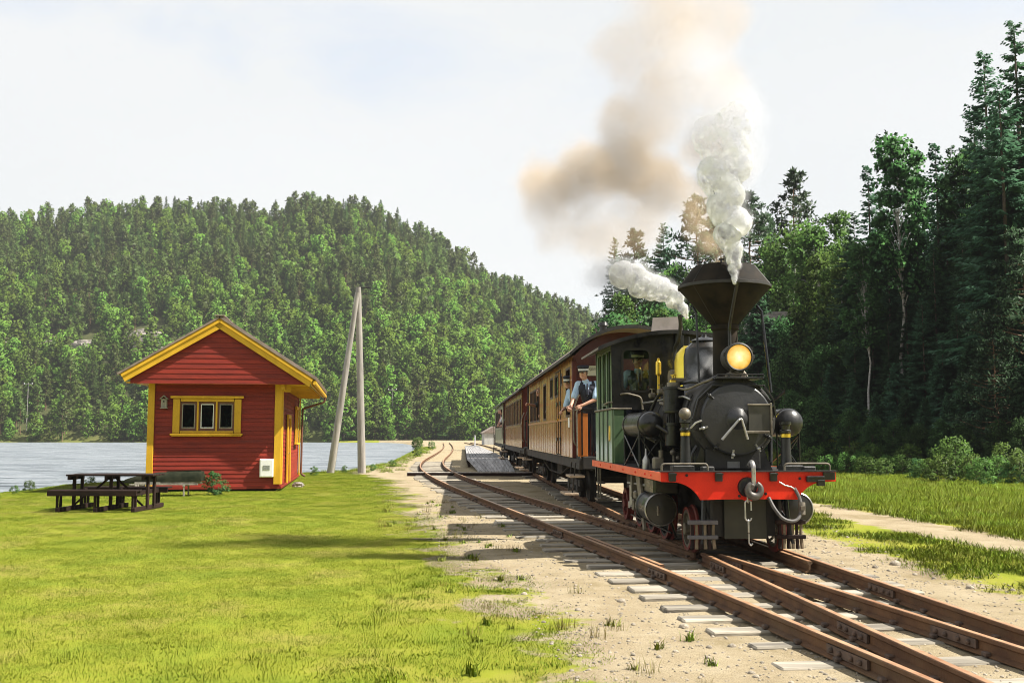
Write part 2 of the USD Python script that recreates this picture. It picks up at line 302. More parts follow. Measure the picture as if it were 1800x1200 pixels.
LEAF_FARLEAF = leaf_mat('far_birch_leaves', (0.15, 0.27, 0.04), (0.265, 0.41, 0.06), (0.36, 0.47, 0.075), 0.55, vary=.35)
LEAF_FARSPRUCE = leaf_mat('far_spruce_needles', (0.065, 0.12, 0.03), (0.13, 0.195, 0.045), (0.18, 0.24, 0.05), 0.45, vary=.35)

def kites(c, a, w, out, bend=0.8):
    """Leaf-shaped faces: centre c, half-length vector a, half-width vector w (n x 3 each); normals pulled towards out."""
    n = len(c); v = np.stack([c - a, c + w - 0.1 * a, c + a, c - w - 0.1 * a], 1).reshape(-1, 3)
    f = np.arange(4 * n).reshape(-1, 4); nn = np.cross(a, w); nn /= np.linalg.norm(nn, axis=1, keepdims=True) + 1e-9
    nn *= np.where((nn * out).sum(1, keepdims=True) < 0, -1, 1); nn = nn * (1 - bend) + out * bend; nn /= np.linalg.norm(nn, axis=1, keepdims=True) + 1e-9
    return v, f, np.repeat(nn, 4, 0)

def unit(v): return v / (np.linalg.norm(v, axis=-1, keepdims=True) + 1e-9)

def foliage(parts):
    vs, fs, ns, k = [], [], [], 0
    for v, f, n in parts: vs.append(v); fs.append(f + k); ns.append(n); k += len(v)
    return np.vstack(vs), np.vstack(fs), np.vstack(ns)

def trunk(H, r0, wob, r, lean=0.0, n=7, top=0.96, k=8):
    z = np.linspace(0, H * top, k); w = np.cumsum(r.normal(0, wob, (k, 2)), 0); w[0] = 0
    p = np.stack([w[:, 0] + lean * z, w[:, 1], z], 1); p[0, 2] = -0.4
    return p, tube(p, r0 * (1 - 0.93 * z / H), n, False)

def spruce(H, R, seed, base=0.06, dense=1.0, thin=0.85):
    r = np.random.default_rng(seed); tp, tm = trunk(H, 0.011 * H, 0.0, r); C, A, W, O = [], [], [], []
    z = H * base
    while z < H * 0.985:
        u = z / H; L0 = R * (1 - u) ** thin * (0.55 + 0.45 * min(1, u / 0.12)) + 0.12
        for k in range(int(r.integers(4, 7))):
            L = L0 * r.uniform(0.55, 1.15); th = r.uniform(0, 2 * np.pi); d = np.array([math.cos(th), math.sin(th), 0]); sd = np.array([-d[1], d[0], 0])
            droop = r.uniform(0.15, 0.55) * (1 - u) - 0.25 * (u > 0.8)
            m = max(4, int(L * 7 * dense)); t = np.linspace(0.15, 1, m) ** 0.9; z0 = z + r.uniform(-.2, .2)
            spine = tp[0] * 0 + d * (L * t)[:, None] + np.array([0, 0, 1]) * (z0 - droop * L * t ** 1.3 + 0.22 * L * np.clip(t - .6, 0, 1))[:, None]
            for sg in (-1, 1, 0):
                ln = (0.34 * L * (1.15 - t) + 0.12) * r.uniform(.7, 1.2, m) * (0.8 if sg == 0 else 1)
                dirv = unit(d * 0.75 + sd * sg * r.uniform(.5, 1.0, (m, 1)) + np.array([0, 0, -1]) * r.uniform(0.1, 0.7, (m, 1)))
                c = spine + dirv * ln[:, None] * 0.5 + r.normal(0, .03, (m, 3)); C.append(c); A.append(dirv * ln[:, None] * 0.55)
                W.append(unit(np.cross(dirv, r.normal(0, 1, (m, 3)) * .6 + [0, 0, 1])) * (0.045 + 0.075 * ln)[:, None])
                O.append(unit(np.stack([c[:, 0], c[:, 1], np.full(m, 0.8 * R)], 1)))
        z += H * 0.0135 * r.uniform(.7, 1.3) / dense ** .3
    return tm, kites(np.vstack(C), np.vstack(A), np.vstack(W), np.vstack(O), 0.65)

def broadleaf(H, R, seed, base=0.25, lobes=22, per=190, leaf=0.15, narrow=1.0, droop=0.0, r0=0.011, lean=.0, shell=0.15):
    r = np.random.default_rng(seed); tp, tm = trunk(H, r0 * H, 0.012 * H, r, lean); parts = [tm]; C, A, W, O = [], [], [], []
    for k in range(lobes):
        u = base + (0.97 - base) * ((k + r.uniform(0, 1)) / lobes); th = k * 2.4 + r.uniform(-.5, .5)
        env = R * narrow * math.sin(np.pi * min(1, (u - base + 0.10) / (1.10 - base))) ** 0.7; rad = env * r.uniform(0.25, 0.95)
        ctr = np.array([np.interp(u * H, tp[:, 2], tp[:, 0]) + math.cos(th) * rad, np.interp(u * H, tp[:, 2], tp[:, 1]) + math.sin(th) * rad, u * H])
        s0 = np.array([np.interp(u * H * .86, tp[:, 2], tp[:, 0]), np.interp(u * H * .86, tp[:, 2], tp[:, 1]), u * H * 0.86])
        parts.append(tube([s0, (s0 + ctr) / 2 + [0, 0, .1 * H * .2], ctr], [0.0035 * H * (1.1 - u) + .008, 0.002 * H * (1.1 - u) + .006, .004], 4, False))
        lr = R * r.uniform(0.24, 0.46); m = int(per * r.uniform(.6, 1.3)); q = unit(r.normal(0, 1, (m, 3))) * (r.uniform(shell, 1, (m, 1)) ** 0.55) * lr * [1, 1, 0.8]
        q[:, 2] -= droop * np.hypot(q[:, 0], q[:, 1]); c = ctr + q; C.append(c); O.append(unit(q * 0.8 + (ctr - [tp[-1, 0] * .5, tp[-1, 1] * .5, H * .55]) * 0.35 + [0, 0, .38 * R]))
        a = unit(r.normal(0, 1, (m, 3)) + [0, 0, -.5]); A.append(a * leaf * r.uniform(.6, 1.2, (m, 1))); W.append(unit(np.cross(a, r.normal(0, 1, (m, 3)))) * leaf * 0.62)
    return trimesh.util.concatenate(parts), kites(np.vstack(C), np.vstack(A), np.vstack(W), np.vstack(O), 0.6)

def pine(H, R, seed, base=0.35, clumps=60, per=26, leaf=0.3):
    r = np.random.default_rng(seed); tp, tm = trunk(H, 0.012 * H, 0.008 * H, r); parts = [tm]; C, A, W, O = [], [], [], []
    for k in range(clumps):
        u = base + (0.985 - base) * ((k + r.uniform(0, 1)) / clumps) ** 0.9; th = k * 2.4 + r.uniform(-.6, .6)
        env = R * (1 - ((u - base) / (1.0 - base)) ** 1.6) ** 0.8 * (0.6 + 0.4 * min(1, (u - base) / .2)) + 0.1; L = env * r.uniform(0.5, 1.1)
        x0 = np.interp(u * H, tp[:, 2], tp[:, 0]); y0 = np.interp(u * H, tp[:, 2], tp[:, 1]); e = np.array([x0 + math.cos(th) * L, y0 + math.sin(th) * L, u * H + 0.22 * L * r.uniform(-.4, 1.2)])
        s = np.array([x0, y0, u * H - .1 * L]); parts.append(tube([s, (s + e) / 2 - [0, 0, .06 * L], e], [0.005 * H * (1.15 - u) + .006, .003 * H * (1.1 - u) + .005, .005], 4, False))
        for t in (0.55, 0.8, 1.0):
            m = int(per * (0.6 if t < .7 else 1)); ctr = s + (e - s) * t; q = unit(r.normal(0, 1, (m, 3)) + [0, 0, .35]); ln = leaf * r.uniform(.6, 1.25, (m, 1)); off = r.normal(0, .16 * L * .6 + .05, (m, 3)) * [1, 1, .45]
            C.append(ctr + off + q * ln * .5); A.append(q * ln * 0.55); W.append(unit(np.cross(q, r.normal(0, 1, (m, 3)))) * ln * 0.2); O.append(unit(q * .6 + (ctr - [x0, y0, u * H - .3 * R]) / R + [0, 0, .75]))
    return trimesh.util.concatenate(parts), kites(np.vstack(C), np.vstack(A), np.vstack(W), np.vstack(O), 0.6)

protos = {}
def make_proto(key, made, bark, leaf):
    """One tree of each variety, as a class prim that the trees in the scene reference."""
    tm, (v, f, n) = made; p = f'/World/Varieties/{key}'; UsdGeom.Xform.Define(stage, p)
    if tm is not None: usdkit.mesh(stage, p + '/trunk', tm, bark, True)
    raw_mesh(p + '/crown', v, f, leaf, n); protos[key] = p

stage.CreateClassPrim('/World/Varieties')
for i in range(3): make_proto(f'spruce{i}', spruce(20, 3.7 + .35 * i, 40 + i, [.05, .03, .08][i], 1.25, [.85, .95, .8][i]), BARK_SPRUCE, LEAF_SPRUCE)
for i in range(2): make_proto(f'young{i}', spruce(6, 1.5, 60 + i, .02, 1.5, .9), BARK_SPRUCE, LEAF_SPRUCE)
make_proto('sparse0', spruce(14, 1.5, 66, .1, .75, .8), BARK_SPRUCE, LEAF_SPRUCE)
for i in range(3): make_proto(f'pine{i}', pine(14, 2.9 - .2 * i, 70 + i, [.35, .3, .45][i]), BARK_PINE, LEAF_PINE)
make_proto('pinelow', pine(8, 2.2, 75, .04, 95, 52, .15), BARK_PINE, LEAF_PINE)
for i in range(3): make_proto(f'birch{i}', broadleaf(11, 2.3, 80 + i, [.22, .3, .18][i], 30, 190, .13, 1.0, .25), BARK_BIRCH, LEAF_BIRCH)
for i in range(2): make_proto(f'alder{i}', broadleaf(8, 2.5, 90 + i, .1, 30, 210, .13, 1.05), BARK_SPRUCE, LEAF_DEEP)
for i in range(3): make_proto(f'bush{i}', broadleaf(2.0, 1.05, 100 + i, .05, 16, 90, .075, 1.1, 0, .014), BARK_SPRUCE, LEAF_BIRCH if i < 2 else LEAF_DEEP)
make_proto('tall_birch', broadleaf(17, 2.1, 110, .5, 34, 170, .15, 1.0, .3, .007), BARK_BIRCH, LEAF_DEEP)
for i in range(3): make_proto(f'farpine{i}', pine(10, 1.95 + .15 * i, 120 + i, [.24, .18, .32][i], 24, 8, .72), BARK_PINE, LEAF_FARPINE)
for i in range(3): make_proto(f'farleaf{i}', broadleaf(9, 2.7, 130 + i, .03, 16, 44, .36, 1.0, shell=.6), BARK_SPRUCE, LEAF_FARLEAF)
for i in range(2): make_proto(f'farspruce{i}', spruce(11, 1.9, 140 + i, .04, .42), BARK_SPRUCE, LEAF_FARSPRUCE)

def scatter(path, keys, P, kind_idx, rot, sc, label=None, cat=None, group=None, kind='stuff'):
    pi = UsdGeom.PointInstancer.Define(stage, path); pi.CreatePrototypesRel()
    for j, k in enumerate(keys):
        q = f'{path}/varieties/v{j}'; x = UsdGeom.Xform.Define(stage, q); x.GetPrim().GetReferences().AddInternalReference(k); pi.GetPrototypesRel().AddTarget(q)
    pi.CreatePositionsAttr(Vt.Vec3fArray.FromNumpy(np.asarray(P, np.float32))); pi.CreateProtoIndicesAttr(Vt.IntArray.FromNumpy(np.asarray(kind_idx, np.int32)))
    r = np.asarray(rot) / 2; pi.CreateOrientationsAttr(Vt.QuathArray([Gf.Quath(float(math.cos(a)), 0, 0, float(math.sin(a))) for a in r]))
    s = np.asarray(sc, np.float32); s = np.repeat(s[:, None], 3, 1) if s.ndim == 1 else s; pi.CreateScalesAttr(Vt.Vec3fArray.FromNumpy(s))
    return tag(pi.GetPrim(), label, cat, group, kind)

# --- the wooded hill across the lake
ROCKS_FAR = [(250, 598, 345, 13), (300, 622, 338, 10), (150, 612, 345, 10), (85, 600, 350, 8), (970, 572, 360, 12), (20, 590, 350, 8)]
_rc = np.array([(*at(px, py, d)[:2], w) for px, py, d, w in ROCKS_FAR])
g = np.stack(np.meshgrid(np.arange(-310, 62, 3.8), np.arange(293, 508, 3.8)), -1).reshape(-1, 2) + rng.uniform(-2.6, 2.6, (len(np.arange(-310, 62, 3.8)) * len(np.arange(293, 508, 3.8)), 2))
_px = 900 + FOCAL_PX * g[:, 0] / g[:, 1]; g = g[(_px > -60) & (_px < 1130)]
g = g[(height(g[:, 0], g[:, 1]) > -0.3)]
g = g[np.all(np.hypot(g[:, None, 0] - _rc[:, 0], (g[:, None, 1] - _rc[:, 1]) * .45) > _rc[:, 2] * .52, 1)]
t = (g[:, 1] - 293) / 200; patch = meshkit.fbm(np.stack([g[:, 0] / 28, g[:, 1] / 28, 0 * t], 1), 3, 21)
leafy = (rng.uniform(0, 1, len(g)) < np.clip(1.05 - 1.15 * t, .14, 1) * 0.85 + (patch - .5) * 1.5) ; spr = ~leafy & (rng.uniform(0, 1, len(g)) < .22)
kinds = np.where(leafy, 0, np.where(spr, 2, 1)); gz = height(g[:, 0], g[:, 1]) - .3
size = rng.lognormal(.05, .26, len(g)).clip(.5, 1.6) * np.where(leafy, np.where(t < .08, rng.uniform(.6, 1.1, len(g)), 1.0), 1.0); rot = rng.uniform(0, 6.28, len(g))
NAMES = [('leafy_tree', 'farleaf', 3, 'bright green leafy tree low on the wooded hillside across the lake', 'leafy trees across the lake'), ('hillside_pine', 'farpine', 3, 'dark olive pine in the dense forest covering the hill across the lake', 'pines on the far hill'), ('hillside_spruce', 'farspruce', 2, 'narrow pointed spruce among the pines of the hill across the lake', 'spruces on the far hill')]
for k, (nm, pk, nv, lab, grp) in enumerate(NAMES):
    idx = np.where(kinds == k)[0]; idx = idx[np.argsort(np.hypot(*g[idx].T) - 60 * size[idx])]
    for i in idx[:290]:
        copy_of(protos[f'{pk}{i % nv}'], nm, lab, 'tree', (*g[i], gz[i]), math.degrees(rot[i]), grp, size[i])
    rest = idx[290:]
    if len(rest): scatter(f'/World/{["leafy_wood", "pine_wood", "spruce_wood"][k]}', [protos[f'{pk}{j}'] for j in range(nv)], np.column_stack([g[rest], gz[rest]]), rest % nv, rot[rest], size[rest],
                          ['bright leafy trees mixed through the far forest', 'dense pine forest covering the upper hill', 'pointed spruces scattered through the far forest'][k], 'forest')

ROCK = mat('grey_rock', (0.16, 0.145, 0.13), (0.34, 0.30, 0.27), .7, 0.95, bump=.8, bscale=2.2, c3=(0.07, 0.08, 0.04), s3=.5, dist=.3)
def rock(name, c, s, seed, label, grp=None):
    m = trimesh.creation.icosphere(4, 1.0); v = m.vertices; d = meshkit.fbm(v * 1.6 + seed, 4, seed) - .5; v = v * (1 + .9 * d[:, None]); q = np.round(v * 3.3 + .35 * d[:, None]) / 3.3; m.vertices = (v * .55 + q * .45) * s
    t_ = thing(name, label, 'rock', c, group=grp); obj('stone', m, ROCK, t_, 25); return t_
for i, (px, py, d, w) in enumerate(ROCKS_FAR):
    p = at(px, py, d); z = height(p[0], d); lab = ['pale rock ledge on the hillside above the left of the shed roof', 'lower grey rock face just left of the shed roof', 'pale rocks between trees halfway up the hill left of the shed', 'small pale rock patch far left on the hillside', 'grey cliff patch on the hill above the coach roof', 'rock sliver at the left border halfway up the hill'][i]
    rock('rock_outcrop', (p[0], d, z + 0.2), np.array([w * .55, w * .3, w * .30]), 3 + i, lab)

# --- the wood on the right and behind the train: (kind, pixel x, pixel y of the top, distance, label)
ORD = 'first second third fourth fifth sixth seventh eighth ninth tenth eleventh twelfth thirteenth fourteenth fifteenth sixteenth seventeenth eighteenth nineteenth'.split()
def ordinal(k):
    tens = {2: 'twent', 3: 'thirt', 4: 'fort', 5: 'fift'}
    return ORD[k - 1] if k < 20 else tens[k // 10] + 'ieth' if k % 10 == 0 else tens[k // 10] + 'y-' + ORD[k % 10 - 1]
def ranks(rows):
    order = sorted(range(len(rows)), key=lambda i: rows[i][0]); return {i: ordinal(r + 1) for r, i in enumerate(order)}
def plant(key, nm, H0, px, top, d, label, cat='tree', group=None, spin=None):
    tp_ = at(px, top, d); z = float(height(tp_[0], d)) - .1; s = (tp_[2] - z) / H0
    return copy_of(protos[key], nm, label, cat, (tp_[0], d, z), spin if spin is not None else (px * 7.3) % 360, group, max(s, .1))

plant('spruce0', 'spruce_tree', 20, 1781, 24, 44, 'tallest dark spruce, its tip near the top right corner')
plant('spruce1', 'spruce_tree', 20, 1728, 80, 47, 'second tallest spruce with a bare spiky tip, left of the tallest')
plant('spruce2', 'spruce_tree', 20, 1755, 140, 42, 'dense dark spruce in front of the two tallest spruces')
plant('spruce1', 'spruce_tree', 20, 1822, 60, 43, 'dark spruce half cut off by the right border')
plant('tall_birch', 'birch_tree', 17, 1567, 232, 50, 'tall leafy tree with a rounded airy top rising left of the spruces')
plant('tall_birch', 'birch_tree', 17, 1690, 255, 49, 'leafy crown tucked against the tall dark spruces', spin=70)
plant('sparse0', 'spruce_tree', 14, 1643, 245, 54, 'thin sparse spruce with a bare tip between two leafy crowns')
plant('sparse0', 'spruce_tree', 14, 1525, 285, 56, 'thin spruce standing left of the round topped leafy tree', spin=120)
plant('spruce0', 'spruce_tree', 20, 1600, 300, 58, 'dark spruce behind the round topped leafy tree', spin=20)
plant('spruce2', 'spruce_tree', 20, 1500, 368, 57, 'medium spruce at the left end of the dark stand', spin=200)
plant('pine1', 'pine_tree', 14, 1391, 296, 88, 'lone pine with spreading branches against the sky right of the chimney')
plant('pine2', 'pine_tree', 14, 1322, 335, 84, 'tall pine just right of the white steam jet')
plant('pine0', 'pine_tree', 14, 1352, 372, 92, 'smaller pine between the two pines right of the steam')
plant('pine0', 'pine_tree', 14, 1212, 342, 88, 'large pine veiled by smoke left of the steam jet', spin=15)
plant('pine2', 'pine_tree', 14, 1256, 372, 92, 'pine directly behind the foot of the steam jet')
plant('spruce2', 'spruce_tree', 20, 1166, 388, 95, 'broad conifer left of the smoke veiled pine')
plant('pine1', 'pine_tree', 14, 1112, 402, 100, 'pointed pine above the small steam cloud', spin=50)
plant('spruce1', 'spruce_tree', 20, 1080, 412, 104, 'leftmost pointed conifer above the train')
plant('spruce0', 'spruce_tree', 20, 1064, 520, 96, 'dark conifer at the left end of the wood, low behind the small steam cloud', spin=33)
plant('alder0', 'leafy_tree', 8, 1132, 540, 70, 'sunlit yellow green tree just above the cab roof')
plant('alder1', 'leafy_tree', 8, 1085, 556, 78, 'yellow green tree above the front of the first coach roof')
G1 = 'leafy trees of the slope behind the locomotive'
ROWS = [(1395, 392, 74), (1440, 385, 70), (1470, 372, 72), (1365, 420, 78), (1425, 440, 64), (1310, 450, 80), (1340, 470, 76), (1280, 440, 84), (1225, 470, 82), (1180, 470, 86), (1145, 470, 88), (1110, 510, 84), (1240, 530, 70), (1200, 520, 72), (1170, 540, 70), (1480, 450, 60), (1500, 420, 62), (1060, 590, 90), (1040, 600, 100), (1025, 600, 112), (1045, 560, 108), (1010, 610, 125)]
RK = ranks(ROWS)
for k, (px, top, d) in enumerate(ROWS):
    plant(f'birch{k % 3}', 'birch_tree', 11, px, top, d, f'light green leafy tree on the slope behind the locomotive, {RK[k]} from the left', group=G1)
G2 = 'dark spruces on the slope at the right'
ROWS = [(1545, 330, 60), (1470, 430, 66), (1560, 420, 54), (1610, 380, 52), (1660, 330, 50), (1700, 250, 52), (1640, 430, 47), (1690, 400, 46), (1720, 330, 45), (1590, 470, 50), (1530, 480, 53), (1800, 230, 45), (1410, 520, 70), (1450, 500, 62), (1300, 560, 76), (1500, 540, 52), (1680, 520, 45), (1770, 330, 43.5), (1840, 300, 42), (1620, 300, 60), (1575, 360, 62), (1665, 290, 58), (1740, 230, 55), (1790, 180, 52), (1850, 120, 50), (1680, 350, 60), (1620, 520, 46.5), (1735, 480, 43.6), (1560, 560, 49.5), (1655, 585, 45), (1710, 180, 50), (1765, 200, 47), (1690, 420, 48), (1640, 350, 55), (1590, 400, 56), (1540, 400, 62), (1505, 470, 64), (1610, 450, 51), (1745, 350, 47), (1805, 400, 44), (1670, 250, 60), (1720, 420, 47.5)]
RK = ranks(ROWS)
for k, (px, top, d) in enumerate(ROWS):
    plant(f'spruce{k % 3}', 'spruce_tree', 20, px, top, d, f'dark spruce in the dense wood at the right, {RK[k]} from the left', group=G2, spin=k * 77)
plant('tall_birch', 'birch_tree', 17, 1517, 420, 50.5, 'slender birch whose long white trunk stands out of the dark wood', spin=250)
plant('pinelow', 'pine_tree', 8, 1800, 400, 39.5, 'pale needled pine at the right border in front of the spruces')
plant('pinelow', 'pine_tree', 8, 1748, 560, 39, 'small pale pine in front of the dark spruces', spin=140)
G3 = 'young spruces along the forest edge'
ROWS = [(1706, 600, 41), (1742, 650, 40), (1668, 690, 42), (1625, 700, 43), (1590, 690, 45), (1540, 690, 46), (1795, 640, 38), (1500, 670, 49), (1460, 640, 54), (1830, 600, 37.5), (1415, 650, 60), (1575, 640, 47), (1770, 600, 40.5), (1648, 640, 44.5)]
RK = ranks(ROWS)
for k, (px, top, d) in enumerate(ROWS):
    plant(f'young{k % 2}', 'young_spruce', 6, px, top, d, f'young spruce at the edge of the dark wood, {RK[k]} from the left', group=G3, spin=k * 50)
G4 = 'leafy saplings along the forest edge'
ROWS = [(1350, 640, 62), (1395, 580, 66), (1420, 560, 64), (1375, 620, 58), (1440, 610, 56), (1320, 600, 70), (1290, 610, 72), (1400, 690, 50), (1450, 700, 48), (1490, 720, 46), (1530, 735, 44), (1570, 740, 43), (1610, 745, 42), (1660, 740, 40), (1700, 745, 39), (1750, 740, 38), (1790, 735, 37), (1425, 740, 48), (1480, 600, 55), (1385, 720, 52), (1340, 700, 56), (1440, 560, 60), (1365, 560, 68)]
RK = ranks(ROWS)
for k, (px, top, d) in enumerate(ROWS):
    plant(f'alder{k % 2}', 'leafy_sapling', 8, px, top, d, f'leafy sapling at the foot of the wooded slope, {RK[k]} from the left', group=G4, spin=k * 61)
BUSH = [(1680, 770, 36, 0, 'big leafy bush with pale blossom-like tips in front of the dark wood'), (1648, 800, 33, 1, 'low bush left of the big pale bush'), (1612, 806, 36, 2, 'dark green low bush at the edge of the grass'), (1730, 806, 31, 0, 'bush at the right of the big pale bush'), (1775, 815, 32, 2, 'low bush near the right border'), (1560, 800, 40, 1, 'small bush before the forest foot'), (1510, 795, 42, 0, 'small bush right of the buffer beam'), (1470, 800, 44, 1, 'pale bush seen just right of the buffer beam'), (1440, 785, 46, 0, 'light green bush behind the right end of the buffer beam'), (1405, 780, 50, 1, 'yellow green bush seen between the front posts')]
for px, top, d, k, lab in BUSH: plant(f'bush{k}', 'bush', 2.0, px, top, d, lab, 'bush')
G5 = 'low green bushes along the foot of the wood'
ROWS = [(1428, 792, 44), (1452, 800, 41), (1486, 796, 40), (1520, 802, 39), (1548, 806, 38), (1585, 800, 38.5), (1630, 808, 35), (1708, 800, 33), (1752, 802, 33), (1790, 798, 32), (1415, 770, 52), (1398, 750, 55), (1446, 770, 48), (1500, 778, 44), (1372, 730, 56), (1535, 780, 43), (1600, 782, 40), (1690, 785, 37), (1765, 780, 36)]
RK = ranks(ROWS)
for k, (px, top, d) in enumerate(ROWS): plant(f'bush{k % 2}', 'bush', 2.0, px, top, d, f'low bright green bush at the foot of the wood, {RK[k]} from the left', 'bush', G5, k * 67)
# a ledge of bare rock high on the slope
p = at(1362, 560, 73); rock('rock_ledge', (p[0], 73, p[2] - .6), np.array([2.3, 1.6, 1.15]), 17, 'bare grey rock ledge on the slope right of the chimney')
q = np.stack([rng.uniform(-3, 60, 2600), rng.uniform(38, 135, 2600)], 1); sdist = seg_dist(q, FOREST); upm = ~inside(q, FOREST + [(300, -300), (-600, -300), (-600, 2600)]); pq = 900 + FOCAL_PX * q[:, 0] / q[:, 1]
q = q[upm & (sdist > 1) & (sdist < 60) & (pq > 960) & (pq < 1900)]; q = q[np.hypot(q[:, 0] - p[0], q[:, 1] - 72) > 3.2][:900]
scatter('/World/undergrowth', [protos['bush0'], protos['bush1'], protos['bush2'], protos['young0']], np.column_stack([q, height(q[:, 0], q[:, 1]) - .1]), rng.choice(4, len(q), p=[.25, .25, .38, .12]), rng.uniform(0, 6.28, len(q)), rng.uniform(.7, 1.5, len(q)), 'tangle of low bushes and saplings covering the wooded slope', 'undergrowth')

# the wood also closes the valley behind the viewer
q = np.stack([rng.uniform(-70, 60, 130), rng.uniform(-75, -30, 130)], 1); scatter('/World/wood_behind', [protos['spruce0'], protos['spruce2'], protos['alder1']], np.column_stack([q, height(q[:, 0], q[:, 1]) - .1]), rng.integers(0, 3, len(q)), rng.uniform(0, 6.28, len(q)), rng.uniform(.6, 1.1, len(q)), 'wood that closes the valley on the near side of the tracks', 'forest')
# ---------------------------------------------------------------- the red shed
RED = mat('red_paint', (0.165, 0.012, 0.006), (0.25, 0.021, 0.008), 3.0, 0.62, stretch=(.35, 1, 5), bump=.25, bscale=30, c3=(0.10, 0.012, 0.010), s3=1.2, lo3=.5, hi3=.75, rnd=.16, spec=.35)
YEL = mat('yellow_paint', (0.50, 0.285, 0.012), (0.62, 0.36, 0.02), 2.5, 0.6, stretch=(1, 1, .4), bump=.2, bscale=40, c3=(0.36, 0.21, 0.03), s3=2.0, lo3=.6, hi3=.75, rnd=.05, spec=.35)
BROWN = mat('brown_frame_paint', (0.09, 0.03, 0.018), (0.13, 0.05, 0.03), 6, .6)
WHITE = mat('white_paint', (0.66, 0.66, 0.66), (0.74, 0.74, 0.75), 4, .5)
ROOFMAT = mat('brown_roof_sheet', (0.15, 0.115, 0.095), (0.24, 0.19, 0.16), 3, .8, bump=.3)
DARKWOOD = mat('dark_stained_wood', (0.009, 0.005, 0.004), (0.024, 0.012, 0.009), 6, .8, spec=.2, stretch=(.3, 1, 1), bump=.3, rnd=.2)
DARK = mat('dark_void', (0.006, 0.006, 0.007), (0.012, 0.012, 0.012), 3, .9)
GREYWOOD = mat('weathered_grey_wood', (0.20, 0.185, 0.165), (0.36, 0.335, 0.30), 5, .9, stretch=(1, 1, .12), bump=.5, bscale=18, c3=(0.10, 0.085, 0.07), s3=2.0, lo3=.55, hi3=.75, rnd=.15)
GLASS = usdkit.material(stage, '/World/Looks/window_glass', {"f": ("fresnel", {"IOR": 1.5}), "t": ("transparent_bsdf", {"color": (0.86, 0.9, 0.88)}), "g": ("glossy_bsdf", {"roughness": 0.02, "color": (1, 1, 1)}), "m": ("mix_closure", {})}, [("f.fac", "m.fac"), ("t.BSDF", "m.closure1"), ("g.BSDF", "m.closure2")], surface="m.closure")
STEEL = mat('bare_steel', (0.30, 0.29, 0.28), (0.46, 0.45, 0.43), 12, .38, .9, c3=(0.12, 0.08, 0.06), s3=4, lo3=.55, hi3=.75)

shed = thing('red_shed', 'red wooden shed with yellow corner boards and yellow gable edges beside the lake', 'shed', (-8.46, 28.5, 0.0), 8.7, scale=(.94, 1.0, .978))
HW, DP, ZE = 1.935, 8.8, 3.13
w = joined(box((-HW + .04, DP / 2, 1.65), (.06, DP - .1, 3.1)), box((HW - .07, DP / 2, 1.65), (.06, DP - .1, 3.1)), box((0, DP - .05, 1.65), (HW * 2 - .02, .06, 3.1)),
           box((-1.50, .10, 1.65), (.80, .05, 3.1)), box((1.25, .10, 1.65), (1.16, .05, 3.1)), box((-.24, .10, .86), (1.74, .05, 1.5)), box((-.24, .10, 2.93), (1.74, .05, .5)))
obj('wall', w, RED, shed)
obj('foundation', box((0, DP / 2, .02), (HW * 2 - .25, DP - .25, .24)), DARK, shed)
obj('floor', box((0, DP / 2, .2), (HW * 2 - .2, DP - .2, .06)), DARK, shed)
def lap(x0, x1, z, h, y=0.0):     # one lapped board: thick at its lower edge
    v = np.array([(x0, y, z), (x1, y, z), (x1, y + .014, z + h), (x0, y + .014, z + h), (x0, y + .03, z), (x1, y + .03, z), (x1, y + .03, z + h), (x0, y + .03, z + h)])
    f = np.array([(0, 1, 2), (0, 2, 3), (5, 4, 7), (5, 7, 6), (4, 5, 1), (4, 1, 0), (3, 2, 6), (3, 6, 7), (4, 0, 3), (4, 3, 7), (1, 5, 6), (1, 6, 2)]); return trimesh.Trimesh(v, f, process=False)
nb = 24; ph = (ZE - .14) / nb
for k in range(nb):
    z = .14 + k * ph
    if z + ph > 1.70 and z < 2.68:
        for a, b in ((-HW + .02, -1.16), (.66, HW - .02)): obj('plank', lap(a, b, z, ph - .004, .03), RED, shed, False)
    else: obj('plank', lap(-HW + .02, HW - .02, z, ph - .004, .03), RED, shed, False)
for k in range(nb):               # the right hand wall, seen along its length; door at 2.4 .. 3.3, window at 6.2 .. 7.2
    z = .14 + k * ph
    segs = [(.02, DP)]
    if z < 2.15: segs = [(.02, 2.2), (3.5, DP)]
    out = []
    for a, b in segs:
        if a < 6.1 < b and z + ph > 1.35 and z < 2.55: out += [(a, 6.1), (7.3, b)]
        else: out.append((a, b))
    for a, b in out:
        m = lap(a, b, z, ph - .004, .03); m.apply_transform(rotm((0, 0, 1), 90)); m.apply_translation((HW + .02, 0, 0)); obj('plank', m, RED, shed, False)
obj('corner_board', joined(box((-HW + .05, .0, ZE / 2 + .05), (.19, .05, ZE - .1), .006), box((-HW - .012, .10, ZE / 2 + .05), (.05, .2, ZE - .1), .006)), YEL, shed)
obj('corner_board', joined(box((HW - .08, .0, ZE / 2 + .1), (.21, .05, ZE - .2), .006), box((HW + .04, .09, ZE / 2 + .1), (.05, .18, ZE - .2), .006)), YEL, shed)
obj('corner_board', box((HW + .04, DP - .1, ZE / 2 + .05), (.05, .2, ZE - .1), .006), YEL, shed)
obj('wall_skirt', joined(box((0, .03, .105), (HW * 2 + .05, .05, .07)), box((HW + .03, DP / 2, .105), (.05, DP, .07))), RED, shed)
